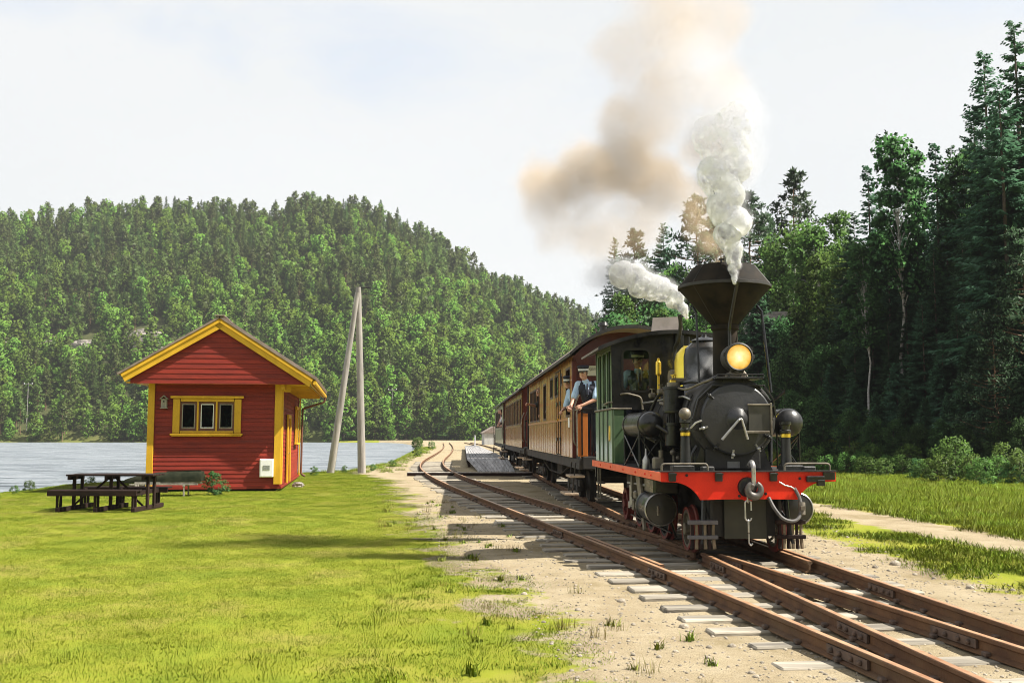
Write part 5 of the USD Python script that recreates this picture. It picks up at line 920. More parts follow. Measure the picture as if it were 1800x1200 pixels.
lb = obj('lubricator_ball', ball((-.645, .5, 1.862), .076, 3), BRASS if 0 else GREASE, lo); obj('stem', cyl((-.645, .5, 1.66), (-.645, .5, 1.80), .016, 8), STEEL, lb)
for sx, x, zt in ((-1, -.69, 1.72), (1, .56, 1.70)):
    ps_ = obj('front_post', lathe([(0, 1.15), (.085, 1.15), (.08, 1.19), (.068, 1.22), (.055, zt - .14), (.052, zt - .08), (.068, zt - .07), (.068, zt - .045), (.05, zt - .035), (.055, zt + .02), (.07, zt + .03), (.07, zt + .06), (0, zt + .06)], (x, .3, 0), 'z', 22), BLACK, lo); obj('brass_ring', lathe([(.054, zt - .135), (.062, zt - .13), (.062, zt - .09), (.053, zt - .085)], (x, .3, 0), 'z', 22), BRASS, ps_)
    obj('foot_block', joined(box((x + .05 * sx, .28, 1.19), (.26, .2, .08), .01), box((x + .24, .2, 1.185), (.16, .10, .07), .015)), SOOT, ps_)
# --- air reservoirs on their stands
for sx, x, y0, y1, r, z in ((-1, -.873, 1.5, 2.9, .172, 1.745), (1, .92, 1.2, 2.7, .188, 1.762)):
    t_ = obj('air_reservoir', lathe([(0, -y0 + .09), (.06, -y0 + .085), (.12, -y0 + .06), (r - .02, -y0 + .02), (r, -y0 - .02), (r, -y1 + .02), (r - .04, -y1 - .04), (0, -y1 - .07)], (x, 0, z), 'y', 36), BLACK, lo, 40)
    for y in (y0 + .06, y1 - .15): obj('strap', lathe([(r + .001, -y), (r + .008, -y), (r + .008, -y - .05), (r + .001, -y - .05)], (x, 0, z), 'y', 36), SOOT, t_)
    fr = obj('reservoir_stand', joined(*[tube([(x + q * .15, y, 1.14), (x + q * .15, y, z - .02)], .012, 6) for q in (-1, 1) for y in (y0 + .08, y1 - .12)], tube([(x - .15, y0 + .08, 1.16), (x + .15, y0 + .08, 1.58)], .010, 6), tube([(x + .15, y0 + .08, 1.16), (x - .15, y0 + .08, 1.58)], .010, 6), tube([(x + sx * .15, y0 + .08, 1.16), (x + sx * .15, y1 - .12, 1.6)], .010, 6), tube([(x + sx * .15, y1 - .12, 1.16), (x + sx * .15, y0 + .08, 1.6)], .010, 6)), BLACK, lo)
    if sx < 0: obj('drain_pipe', tube(arc_pts([(x + .05, y0 - .08, z - .02), (x + .20, y0 - .16, z - .12), (x + .27 , y0 - .10, z - .2)], .05), .024, 8), BLACK, t_)
obj('mechanical_lubricator', joined(box((-.86, 1.15, 1.23), (.14, .14, .16), .02), cyl((-.83, 1.1, 1.3), (-.83, 1.1, 1.40), .03, 10)), GREASE, lo); obj('oil_can', lathe([(0, 1.15), (.05, 1.15), (.05, 1.27), (.015, 1.33), (.01, 1.42), (0, 1.42)], (-.98, 1.35, 0), 'z', 14), STEEL, lo)
# --- side tanks / lower cab, cab
CB0, CB1, CW = 4.0, 5.75, .985
for sx in (-1, 1):
    tk = obj('side_panel', joined(box((sx * (CW + .02), 4.85, 1.575), (.05, 1.85, .85), .008), box((sx * .92, 3.93, 1.575), (.17, .05, .85), .008)), GREEN, lo)
    for y in (4.35, 4.85, 5.3): obj('panel_strip', box((sx * (CW + .05), y, 1.58), (.02, .05, .83), .004), DKGREEN, tk)
    obj('sill', box((sx * (CW + .01), 4.85, 2.015), (.12, 1.9, .03), .008), GREASE, tk); obj('front_ledge', box((sx * .86, 3.95, 2.012), (.30, .12, .028), .006), GREASE, tk)
    pl = obj('number_plate', lathe([(0, .012), (.075, .010), (.08, 0), (0, 0)], (0, 0, 0), 'x', 24), BRASS, tk)
    if sx < 0: UsdGeom.Xformable(pl).AddTranslateOp().Set((-CW - .047, 4.18, 1.62)); UsdGeom.Xformable(pl).AddRotateZOp().Set(180); UsdGeom.Xformable(pl).AddScaleOp().Set((1, .9, 1.6))
    else: UsdGeom.Xformable(pl).AddTranslateOp().Set((CW + .047, 4.18, 1.62)); UsdGeom.Xformable(pl).AddScaleOp().Set((1, .9, 1.6))
    up = obj('cab_side', joined(box((sx * CW, 4.08, 2.55), (.05, .14, 1.06), .006), box((sx * CW, 4.62, 2.55), (.05, .10, 1.06), .006), box((sx * CW, 5.12, 2.55), (.05, .10, 1.06), .006), box((sx * CW, 5.68, 2.55), (.05, .14, 1.06), .006), box((sx * CW, 4.87, 3.02), (.048, 1.7, .12), .004)), GREEN, lo)
    obj('window_frame', joined(box((sx * (CW + .012), 4.35, 2.5), (.03, .035, .94)), box((sx * (CW + .012), 5.38, 2.5), (.03, .035, .94)), box((sx * (CW + .012), 4.87, 2.1), (.03, .5, .05))), DKGREEN, up)
    obj('handle', tube(arc_pts([(sx * (CW + .02), 4.0, 2.12), (sx * (CW + .08), 4.02, 2.12), (sx * (CW + .08), 4.5, 2.10), (sx * (CW + .02), 4.52, 2.10)], .03), .013, 8), GREASE, up)
    obj('cab_grab_rail', tube(arc_pts([(sx * CW, 5.78, 1.2), (sx * CW, 5.86, 1.25), (sx * CW, 5.86, 2.3), (sx * CW, 5.78, 2.35)], .05), .014, 8), GREASE, lo)
from shapely.geometry import Polygon as PG, box as SB
def rrect(x0, z0, x1, z1, r): return SB(x0 + r, z0 + r, x1 - r, z1 - r).buffer(r, 6)
arcroof = [(x, 2.985 + .265 * (1 - (x / 1.24) ** 2)) for x in np.linspace(-1.02, 1.02, 15)]
front = PG([(-1.01, 2.0), (-.50, 2.0), (-.50, 1.16), (.50, 1.16), (.50, 2.0), (1.01, 2.0)] + [(x, z - .02) for x, z in arcroof[::-1]])
front = front.difference(rrect(-.835, 2.30, -.40, 2.966, .09)).difference(rrect(.40, 2.30, .835, 2.966, .09))
cf = obj('cab_front', prism(front, .03, 'xz', CB0), BLACK, lo, False)
for sx in (-1, 1):
    ring = rrect(-.86, 2.275, -.375, 2.99, .11).difference(rrect(-.825, 2.31, -.41, 2.955, .08))
    m = prism(ring, .03, 'xz', CB0 - .025); 
    if sx > 0: m.vertices[:, 0] *= -1; m.invert()
    wd_ = obj('window', m, SOOT, cf, False); pn = prism(rrect(-.83, 2.305, -.405, 2.96, .085), .006, 'xz', CB0 + .008)
    if sx > 0: pn.vertices[:, 0] *= -1; pn.invert()
    obj('pane', pn, GLASS, wd_, False)
obj('front_grab_rail', tube(arc_pts([(-.88, 3.97, 2.24), (-.80, 3.90, 2.26), (-.56, 3.90, 2.20), (-.54, 3.90, 2.0)], .06), .016, 8), GREASE, lo)
obj('cab_back', prism(PG([(-1.0, 1.16), (1.0, 1.16)] + [(x, z - .02) for x, z in arcroof[::-1]]).difference(rrect(-.8, 2.1, .8, 2.95, .05)), .03, 'xz', CB1), DKGREEN, lo, False)
obj('cab_floor', box((0, 4.88, 1.165), (1.92, 1.7, .03)), SOOT, lo)
fb = obj('backhead', joined(box((0, 4.2, 1.75), (.95, .3, 1.1), .05), cyl((0, 4.3, 2.05), (0, 4.4, 2.05), .12, 14)), SOOT, lo)
for x, z in ((-.2, 2.2), (.2, 2.2), (0, 2.33)): obj('gauge', lathe([(0, 0), (.07, 0), (.07, -.03), (0, -.03)], (x, 4.36, z), 'y', 16), BRASS, fb)
rt = []
for i in range(25):
    x = -1.25 + 2.5 * i / 24; rt.append((x, 2.985 + .275 * (1 - (x / 1.25) ** 2)))
rfp = rt + [(x, z - .035) for x, z in rt[::-1]]
rfm = prism(rfp, 2.15, 'xz', 3.86); ro = obj('cab_roof', rfm, mat('cab_roof_grey', (.10, .085, .075), (.17, .15, .135), 4, .7), lo, 20)
obj('roof_edge', prism([(x, z + .012) for x, z in rt] + [(x, z - .05) for x, z in rt[::-1]], .03, 'xz', 3.83), BLACK, ro, 20)
obj('roof_vent_flap', prism([(-.25, 3.27), (.30, 3.27), (.26, 3.575), (-.215, 3.555)], .02, 'xz', 4.6), mat('vent_flap_paint', (.20, .175, .165), (.28, .25, .24), 4, .6), ro, False, 'grey beige upright flap on the cab roof'); obj('vent_box', box((.02, 4.85, 3.27), (.6, .5, .08), .01), SOOT, ro)
obj('front_column', joined(box((.08, 3.93, 2.62), (.14, .10, 1.20), .02)), BLACK, lo)
# --- coal bunker and rear
obj('rear_bunker', box((0, 6.0, 1.65), (1.9, .42, .95), .03), BLACK, lo); obj('rear_beam', box((0, 6.1, .98), (2.0, .06, .26), .004), BLACK, lo); obj('rear_coupler', joined(box((0, 6.6, 1.0), (.12, 1.0, .1), .02), cyl((0, 7.05, 1.0), (0, 7.15, 1.0), .14, 18)), BLACK, lo)
# ---------------------------------------------------------------- three varnished coaches
TEAK = mat('varnished_teak', (0.285, 0.115, 0.028), (0.375, 0.165, 0.043), 2.2, .22, stretch=(1, 2.5, .35), bump=.08, bscale=30, coat=.35, c3=(0.23, 0.115, 0.035), s3=1.4, lo3=.5, hi3=.75)
TEAKD = mat('varnished_teak_strip', (0.26, 0.104, 0.026), (0.34, 0.15, 0.04), 3, .4, stretch=(1, 1, .3), coat=.1)
TEAK2 = mat('dark_varnished_teak', (0.21, 0.075, 0.02), (0.29, 0.115, 0.032), 2.2, .25, stretch=(1, 2.5, .35), coat=.5)
WINFRAME = mat('dark_window_frame', (.03, .012, .007), (.05, .02, .012), 5, .5)
OLIVE = mat('olive_coach_paint', (0.20, 0.19, 0.115), (0.27, 0.25, 0.16), 2, .35, coat=.4)
MAROON = mat('dark_red_coach_end', (0.075, 0.010, 0.007), (0.115, 0.018, 0.011), 4, .4, stretch=(1, 1, .2), coat=.3)
ORANGEWOOD = mat('orange_varnished_wood', (0.36, 0.105, 0.02), (0.46, 0.15, 0.035), 5, .35, stretch=(1, 1, .15), coat=.4)
CROOF = mat('coach_roof_canvas', (0.22, 0.17, 0.14), (0.33, 0.26, 0.215), 1.5, .85, bump=.2, bscale=20)
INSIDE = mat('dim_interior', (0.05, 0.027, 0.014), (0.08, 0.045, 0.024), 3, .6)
UNDER = mat('underframe_grime', (0.014, 0.012, 0.011), (0.035, 0.029, 0.024), 4, .8, c3=(0.10, 0.06, 0.035), s3=2.5, lo3=.55, hi3=.8)
STEPWOOD = mat('worn_step_boards', (0.30, 0.22, 0.15), (0.42, 0.33, 0.24), 5, .8, stretch=(1, .2, 1), bump=.3)
ZF, ZE_, ZR = 1.13, 3.24, 3.78
def side_shape(L, wins):
    p = SB(0, ZF, L, ZE_)
    for y0, y1, z0, z1 in wins: p = p.difference(SB(y0, z0, y1, z1))
    return p
def roof_profile(hw, t=.04, n=21):
    top = [(x, ZE_ + .0 + (ZR - ZE_) * max(0, 1 - abs(x / hw) ** 2.2)) for x in np.linspace(-hw, hw, n)]; return top + [(x, z - t) for x, z in top[::-1]]
def coach(label, d_front, L, wins, skin, front_plat=.95, rear_plat=.95, grp=None, doors=(), battens=.62):
    y0 = d_front; yc = y0 + L / 2; a = math.atan(-float(CB.derivative()(yc))); x0 = float(CB(yc)) - .05 + math.tan(a) * (yc - y0)
    t = thing('railway_coach', label, 'coach', (x0, y0, 0), math.degrees(a)); HWc = 1.09
    for sx in (-1, 1):
        sd = obj('side_wall', prism(side_shape(L, wins), .05, 'yz', sx * HWc - (.05 if sx > 0 else 0)), skin, t, False)
        xs = sx * (HWc + .004); k = 0
        st_ = []
        y = .06
        while y < L - .05:
            tall = [w for w in wins if w[0] - .03 < y < w[1] + .03]
            if not tall: st_.append(box((xs, y, (ZF + ZE_) / 2), (.005, .022, ZE_ - ZF - .04)))
            else: st_.append(box((xs, y, (ZF + tall[0][2]) / 2 - .02), (.005, .022, tall[0][2] - ZF - .04)))
            y += battens
        for b in st_: obj('cover_strip', b, TEAKD if skin is TEAK else skin, sd, False)
        obj('waist_rail', joined(*[box((xs, (p_ + q_) / 2, wins[-1][2] - .05), (.022, q_ - p_, .05)) for p_, q_ in ((.02, L - .02),)]) , TEAKD if skin is TEAK else skin, sd, False)
        for w in wins:
            yc_, zc_ = (w[0] + w[1]) / 2, (w[2] + w[3]) / 2; dw, dh = w[1] - w[0], w[3] - w[2]
            wn = obj('window', joined(box((sx * (HWc - .02), w[0] + .025, zc_), (.05, .05, dh)), box((sx * (HWc - .02), w[1] - .025, zc_), (.05, .05, dh)), box((sx * (HWc - .02), yc_, w[3] - .025), (.05, dw - .1, .05)), box((sx * (HWc - .02), yc_, w[2] + .025), (.05, dw - .1, .05)), *([box((sx * (HWc - .02), yc_, zc_), (.04, .045, dh))] if dw > 1.05 else [])), WINFRAME, sd, False)
            if len(w) < 5 and not (sx < 0 and w in OPEN): obj('pane', box((sx * (HWc - .03), yc_, zc_), (.006, dw - .1, dh - .1)), GLASS, wn, False)
        obj('sole_bar', box((sx * (HWc - .06), L / 2, ZF - .11), (.09, L + front_plat + rear_plat, .2)), UNDER, t, False)
        obj('truss_rod', tube([(sx * .85, 1.8, .98), (sx * .85, L * .38, .62), (sx * .85, L * .62, .62), (sx * .85, L - 1.8, .98)], .02, 6), UNDER, t)
        for yy, s_ in ((-front_plat + .42, 1), (L + rear_plat - .42, -1)):
            stp = obj('entrance_steps', joined(box((sx * (HWc + .02), yy, .78), (.30, .75, .045), .006), box((sx * (HWc + .14), yy, .44), (.28, .78, .045), .006)), STEPWOOD, t); obj('hanger', joined(*[tube([(sx * (HWc + .05), yy + q, 1.05), (sx * (HWc + .12), yy + q, .44)], .014, 6) for q in (-.34, .34)]), UNDER, stp)
            obj('grab_rail', tube(arc_pts([(sx * HWc, yy - s_ * .40, 1.35), (sx * (HWc + .09), yy - s_ * .40, 1.45), (sx * (HWc + .09), yy - s_ * .40, 2.15), (sx * (HWc - .02), yy - s_ * .40, 2.4)], .12), .016, 8), GREASE, t)
    for y, nm in ((.025, 'front_end_wall'), (L - .025, 'rear_end_wall')):
        e = PG([(-HWc, ZF), (HWc, ZF), (HWc, ZE_)] + [(x, z - .03) for x, z in roof_profile(1.09)[:21][::-1]] + [(-HWc, ZE_)]).buffer(0).difference(SB(-.32, ZF + .05, .32, 3.0))
        ew = obj(nm, prism(e, .05, 'xz', y - .025), MAROON, t, False); obj('end_door', box((0, y, (ZF + .05 + 3.0) / 2), (.64, .035, 3.0 - ZF - .05)), MAROON, ew); obj('window', box((0, y - .022 if y < 1 else y + .022, 2.5), (.38, .012, .6)), GLASS, ew)
        for x in np.arange(-1.0, 1.01, .17):
            if abs(x) > .34: obj('board_joint', box((x, y - .028 if y < 1 else y + .028, 2.2), (.02, .01, 2.0)), MAROON, ew, False)
    obj('floor', box((0, L / 2 + (rear_plat - front_plat) / 2, ZF - .0), (2.06, L + front_plat + rear_plat, .08)), UNDER, t)
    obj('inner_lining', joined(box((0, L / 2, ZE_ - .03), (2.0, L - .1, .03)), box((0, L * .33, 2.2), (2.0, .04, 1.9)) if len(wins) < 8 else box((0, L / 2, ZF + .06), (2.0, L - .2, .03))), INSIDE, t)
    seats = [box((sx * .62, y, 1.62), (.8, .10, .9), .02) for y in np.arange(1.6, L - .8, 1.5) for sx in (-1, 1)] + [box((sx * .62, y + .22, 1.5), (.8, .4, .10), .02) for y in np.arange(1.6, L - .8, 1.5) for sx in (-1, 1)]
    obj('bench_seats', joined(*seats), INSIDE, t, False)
    r_ = obj('roof', prism(roof_profile(1.24), L + front_plat + rear_plat + .1, 'xz', -front_plat - .05), CROOF, t, 25)
    for sx in (-1, 1): obj('roof_gutter', box((sx * 1.235, L / 2, ZE_ - .03), (.04, L + front_plat + rear_plat + .12, .07), .006), SOOT, r_)
    for y in (-front_plat - .07, L + rear_plat + .04): obj('roof_end', prism([(x, z + .012) for x, z in roof_profile(1.24)[:21]] + [(x, z - .06) for x, z in roof_profile(1.24)[:21][::-1]], .04, 'xz', y), SOOT, r_, 25)
    obj('stove_pipe', joined(cyl((-.30, .9, 3.5), (-.30, .9, 3.98), .085, 16), cyl((-.30, .9, 3.98), (-.30, .9, 4.05), .12, 16, .09)), BLACK, t); obj('roof_rail', tube(arc_pts([(-.55, .2, 3.45), (-.55, .2, 3.78), (-.62, -.1, 3.82)], .06), .014, 6), BLACK, t)
    for y in np.arange(3.2, L - 1, 3.1): obj('roof_ventilator', joined(cyl((0, y, 3.55), (0, y, 3.72), .06, 12), lathe([(0, 3.80), (.10, 3.76), (.15, 3.70), (0, 3.70)], (0, y, 0), 'z', 14)), SOOT, t)
    for yb in (2.0, L - 2.0):
        bg = obj('bogie', joined(*[box((sx * .82, yb, .56), (.07, 2.3, .14), .01) for sx in (-1, 1)], box((0, yb, .62), (1.6, .3, .2)), *[box((sx * .82, yb + q, .50), (.12, .22, .26), .02) for sx in (-1, 1) for q in (-.8, .8)], *[box((sx * .84, yb, .44), (.10, .7, .10), .03) for sx in (-1, 1)]), UNDER, t)
        for q in (-.8, .8):
            for sx in (-1, 1): obj('wheel', lathe([(0, -.02), (.10, -.05), (.29, -.03), (.33, -.055), (.33, .04), (.365, .045), (.365, .07), (0, .06)] if sx < 0 else [(0, -.06), (.365, -.07), (.365, -.045), (.33, -.04), (.33, .055), (.29, .03), (.10, .05), (0, .02)], (sx * .56, yb + q, .49), 'x', 30), UNDER, bg, 30)
    for y in (-front_plat, L + rear_plat):
        obj('end_beam', box((0, y, ZF - .08), (2.0, .07, .24), .006), UNDER, t); obj('coupler', cyl((0, y - .25, 1.0), (0, y + .25, 1.0), .07, 10), UNDER, t)
        for sx in (-1, 1):
            pg = obj('platform_railing', joined(box((sx * .72, y, 2.1), (.66, .05, .05), .01), *[box((sx * (.42 + k * .2), y, 1.65), (.03, .03, .9)) for k in range(4)], box((sx * 1.05, y, 1.9), (.06, .07, 1.5), .01) if 0 else None), BLACK, t)
            if y > 0: obj('corner_post', cyl((sx * 1.05, y, ZF), (sx * 1.05, y, ZE_), .025, 10), BLACK, t)
    obj('water_tank', box((.3, L * .5, .78), (1.0, 1.6, .36), .05), UNDER, t); obj('battery_box', box((-.55, L * .42, .76), (.55, 1.2, .36), .02), UNDER, t)
    for y in doors: 
        dq = obj('side_door', joined(*[box((-HWc - .008, yy, 2.12), (.016, .022, 1.95)) for yy in (y - .52, y, y + .52)], box((-HWc - .008, y, 3.09), (.016, 1.06, .022)), box((-HWc - .008, y, 1.15), (.016, 1.06, .022))), SOOT, t, False)
        for z in (1.5, 2.33):
            for yy in (y - .42, y + .36): obj('hinge', box((-HWc - .014, yy, z), (.02, .24, .085), .004), BLACK, dq)
        obj('door_handle', cyl((-HWc - .05, y - .06, 1.95), (-HWc - .01, y - .06, 1.95), .03, 10), BRASS, dq)
    return t
OPEN = [(8.2, 9.25, 1.98, 2.98), (6.1, 6.95, 1.98, 2.98), (.42, 1.3, 1.98, 3.05)]
W1 = [(.42, 1.3, 1.98, 3.05), (2.0, 2.28, 2.72, 3.0), (2.9, 3.8, 2.5, 3.04), (4.15, 4.95, 2.5, 3.04), (6.1, 6.95, 1.98, 2.98), (8.2, 9.25, 1.98, 2.98), (9.45, 10.5, 1.98, 2.98), (10.7, 11.8, 1.98, 2.98)]
c1 = coach('nearest varnished tan coach with red end wall, right behind the locomotive cab', 20.8, 12.4, W1, TEAK, doors=(2.85,))
sg = obj('platform_sign', box((-.52, -.045, 2.93), (.84, .02, .21), .004), mat('sign_white', (.56, .54, .47), (.64, .62, .55), 6, .6), c1)
LETTER = mat('sign_black', (.03, .03, .03), (.04, .04, .04), 4, .6)
for s, x, z, h in (('Inngang til n', -.86, 2.945, .055), ('\u25ba S', -.42, 2.86, .05)):
    if s.startswith('\u25ba'): m = joined(prism([(0, 0), (.055, .025), (0, .05)], .003, 'xz', 0), )
    else: m = meshkit.text_mesh(s, h, .003); m.vertices = np.stack([m.vertices[:, 0], -m.vertices[:, 2], m.vertices[:, 1]], 1)
    m.apply_translation((x, -.056, z)); obj('lettering', m, LETTER, sg, False)
m = meshkit.text_mesh('S', .05, .003); m.vertices = np.stack([m.vertices[:, 0], -m.vertices[:, 2], m.vertices[:, 1]], 1); m.apply_translation((-.28, -.056, 2.86)); obj('lettering', m, LETTER, sg, False)
obj('notice', box((-1.10, .62, 1.86), (.012, .26, .21), .003), WHITE, c1); obj('end_pilaster', joined(box((-1.06, -.03, 2.13), (.10, .06, 2.0), .01)), MAROON, c1)
gp = obj('platform_gate', joined(box((-1.0, -.93, 1.60), (.20, .05, .85), .006), box((-1.02, -.90, 1.60), (.06, .06, .9))), ORANGEWOOD, c1); obj('hand_bar', joined(tube(arc_pts([(-1.12, -.95, 1.2), (-1.13, -.97, 2.08), (-1.02, -.97, 2.12)], .05), .016, 8), tube([(-1.1, -.2, 2.1), (-1.1, -.93, 2.1)], .018, 8)), GREASE, gp)
W2 = [(.40 + k * 1.0, 1.06 + k * 1.0, 1.98, 2.98) for k in range(12)]
c2 = coach('second coach with a row of tall narrow windows, behind the nearest coach', 36.8, 12.6, W2, TEAK2)
W3 = [(1.4 + k * 1.1, 2.3 + k * 1.1, 1.98, 2.98) for k in range(8)]; OPEN.append(W3[0]); OPEN.append(W3[1])
c3 = coach('last coach with olive grey lower panels, at the far end of the train', 52.0, 11.0, W3, OLIVE)
# ---------------------------------------------------------------- people
from manifold3d import Manifold as MF, OpType
SKIN = usdkit.material(stage, '/World/Looks/skin', {"t": ("texture_coordinate", {}), "n": ("noise_texture", {"scale": 14.0, "detail": 3.0}), "r": ("rgb_ramp", {"ramp": [(0.35, (0.42, 0.22, 0.15)), (0.65, (0.52, 0.29, 0.20))]}), "p": ("principled_bsdf", {"roughness": 0.5, "subsurface_weight": 0.1, "subsurface_scale": 0.01})}, [("t.object", "n.vector"), ("n.fac", "r.fac"), ("r.color", "p.base_color")], surface="p.BSDF")
BLUESHIRT = mat('pale_blue_shirt', (0.33, 0.47, 0.66), (0.42, 0.55, 0.72), 9, .85, bump=.3, bscale=12)
NAVY = mat('navy_cloth', (0.008, 0.010, 0.022), (0.016, 0.018, 0.034), 9, .8, bump=.2, bscale=25)
WHITECLOTH = mat('white_cloth', (0.55, 0.55, 0.56), (0.65, 0.65, 0.66), 9, .85)
HAIRM = mat('brown_hair', (0.03, 0.018, 0.010), (0.07, 0.04, 0.022), 25, .6); HAIRG = mat('grey_hair', (.20, .19, .18), (.32, .30, .29), 25, .6)
PINK = mat('pink_shirt', (0.45, 0.22, 0.22), (0.52, 0.28, 0.27), 9, .85); DKCLOTH = mat('dark_cloth', (.02, .02, .02), (.035, .033, .03), 9, .85)
PUPIL = mat('eye_dark', (.02, .015, .012), (.03, .02, .015), 9, .2); EYEW = mat('eye_white', (.6, .58, .55), (.65, .63, .6), 9, .3); LIPS = mat('lips', (.36, .13, .10), (.40, .15, .12), 9, .5)
def sph(p, r): return MF.sphere(r, 14).translate([float(c) for c in p])
def blend(bones, fine=.018, it=6, extra=None):
    parts = [MF.batch_hull([sph(a, ra), sph(b, rb)]) for a, b, ra, rb in bones] + list(extra or [])
    m = MF.batch_boolean(parts, OpType.Add).refine_to_length(fine).to_mesh(); t = trimesh.Trimesh(m.vert_properties[:, :3], m.tri_verts, process=True)
    trimesh.smoothing.filter_taubin(t, .5, .53, it); return t
def hand_bones(w, d, side, curl=.8):
    """Palm, four fingers of unequal length and a thumb from the side of the palm; w: wrist, d: direction of the hand, side: +1 when the thumb lies towards +x."""
    d = unit(np.asarray(d, float)); s = unit(np.cross(d, [0.0, -1.0, 0.25])) * side; dn = unit(np.cross(s, d)) * side; dn = dn if dn[2] < 0.3 else -dn; w = np.asarray(w, float); out = []
    for k in range(4): out.append((w + s * (.012 * (k - 1.5)), w + d * .085 + s * (.02 * (k - 1.5)), .016, .012))
    for k, L in enumerate((.066, .078, .084, .074)):
        a = w + d * .088 + s * (.021 * (k - 1.5)); b = a + unit(d * (1 - .45 * curl) + dn * .8 * curl) * L * .5; c = b + unit(d * (.5 - curl) + dn * 1.0) * L * .4; out += [(a, b, .0095, .009), (b, c, .009, .0078)]
    a = w + d * .03 + s * .03; b = a + unit(d * .6 + s * .8) * .038; c = b + unit(d * .8 + s * .1 + dn * .5) * .032; out += [(a, b, .012, .0105), (b, c, .0105, .009)]
    return out
def person(label, loc, rotz, head=(0, -.02, 1.66), chest=(0, 0, 1.30), hands=((-.25, -.1, .85), (.25, -.1, .85)), elbows=((-.30, .03, 1.14), (.30, .03, 1.14)), sh=.185, look=0.0, shirt=BLUESHIRT, vest=None, trousers=NAVY, cap=True, hair=HAIRM, glasses=False, scale=1.0, group=None, sleeves=True):
    t = thing('person', label, 'person', loc, rotz, group, None, scale if scale != 1.0 else None)
    H, C = np.array(head, float), np.array(chest, float); hip = np.array([0, .02, .92]); N = C + (H - C) * .52; N = np.array([N[0], N[1] + .01, C[2] + .215])
    S = [C + [-sh, .01, .135], C + [sh, .01, .135]]; E = [np.array(e, float) for e in elbows]; Wr = [np.array(h, float) for h in hands]
    bones = [(hip + [0, 0, .06], C, .125, .135), (hip + [-.07, 0, 0], hip + [.07, 0, 0], .105, .105), (C + [-.07, 0, .05], C + [.07, 0, .05], .115, .115), (S[0], C + [0, 0, .10], .062, .09), (S[1], C + [0, 0, .10], .062, .09), (C + [0, 0, .12], N, .07, .055), (N, H - [0, 0, .06], .052, .056)]
    for i, sg in ((0, -1), (1, 1)):
        kn, an = np.array([sg * .10, -.01, .49]), np.array([sg * .105, .02, .09]); bones += [(hip + [sg * .09, 0, -.02], kn, .088, .058), (kn, an, .056, .038), (an, an + [sg * .02, -.15, -.045], .04, .034)]
        fw = unit(Wr[i] - E[i]); bones += [(S[i], E[i], .054, .042), (E[i], Wr[i], .041, .027)] + hand_bones(Wr[i], fw, -sg)
    R = rotm((0, 0, 1), look)[:3, :3]; q = lambda v: H + R @ np.asarray(v, float)
    hd = MF.sphere(.1, 24).scale([.78, .96, 1.16]); hd = hd.translate(H.tolist())
    jaw = MF.batch_hull([sph(q((-.035, -.03, -.06)), .035), sph(q((.035, -.03, -.06)), .035), sph(q((0, -.06, -.092)), .026)]); nose = MF.batch_hull([sph(q((0, -.088, .02)), .009), sph(q((0, -.108, -.018)), .013)])
    ears = [MF.sphere(.028, 10).scale([.45, .7, 1]).translate(q((s * .078, .01, -.01)).tolist()) for s in (-1, 1)]; brow = MF.batch_hull([sph(q((-.04, -.078, .03)), .014), sph(q((.04, -.078, .03)), .014)])
    body = obj('body', blend(bones, .016, 5, [hd, jaw, nose, brow] + ears), SKIN, t, True)
    for s in (-1, 1): ey = obj('eye', ball(q((s * .032, -.083, .006)), .0125, 2), EYEW, t, True); obj('iris', ball(q((s * .032, -.094, .005)), .006, 1), PUPIL, ey, True); obj('eyebrow', tube([q((s * .015, -.094, .034)), q((s * .05, -.084, .036))], .005, 5), hair, t)
    obj('mouth', tube([q((-.024, -.086, -.052)), q((0, -.094, -.055)), q((.024, -.086, -.052))], [.005, .008, .005], 6), LIPS, t)
    hm = MF.sphere(.108, 20).scale([.80, .96, 1.12]).translate(q((0, .012, .012)).tolist()); cut = MF.cube([.4, .3, .4], True).translate([0, -.15 - .045, -.05]).rotate([0, 0, look]).translate(H.tolist()); low = MF.cube([.5, .5, .3], True).translate([0, 0, -.19]).translate(H.tolist())
    hm = (hm - cut - low).to_mesh(); obj('hair', trimesh.Trimesh(hm.vert_properties[:, :3], hm.tri_verts), hair, t, 40)
    sb_ = [(hip + [0, 0, .10], C, .145, .15), (C + [-.07, 0, .05], C + [.07, 0, .05], .128, .128), (S[0], C + [0, 0, .09], .075, .10), (S[1], C + [0, 0, .09], .075, .10), (C + [0, 0, .10], N - [0, 0, .015], .08, .066)]
    if sleeves:
        for i in (0, 1): M_ = S[i] + (E[i] - S[i]) * .88; sb_ += [(S[i], M_, .07, .073)]
    obj('shirt', blend(sb_, .02, 4), shirt, t, True)
    if vest is not None:
        vb = [(hip + [0, 0, .09], C + [0, 0, -.02], .152, .158), (C + [-.08, 0, .04], C + [.08, 0, .04], .134, .134), (C + [-.11, 0, .12], C + [-.07, 0, .05], .085, .12), (C + [.11, 0, .12], C + [.07, 0, .05], .085, .12)]
        vm = MF.batch_boolean([MF.batch_hull([sph(a, ra), sph(b, rb)]) for a, b, ra, rb in vb], OpType.Add); vee = MF.batch_hull([MF.cube([.02, .3, .02], True).translate([float(C[0]), float(C[1]) - .13, float(C[2]) - .10]), MF.cube([.13, .3, .02], True).translate([float(C[0]), float(C[1]) - .13, float(C[2]) + .26])])
        vm = (vm - vee).refine_to_length(.03).to_mesh(); obj('vest', trimesh.Trimesh(vm.vert_properties[:, :3], vm.tri_verts), vest, t, 40); obj('tie', tube([C + [0, -.135, .14], C + [0, -.158, .05], C + [0, -.165, -.08]], [.014, .022, .026], 6), NAVY, t)
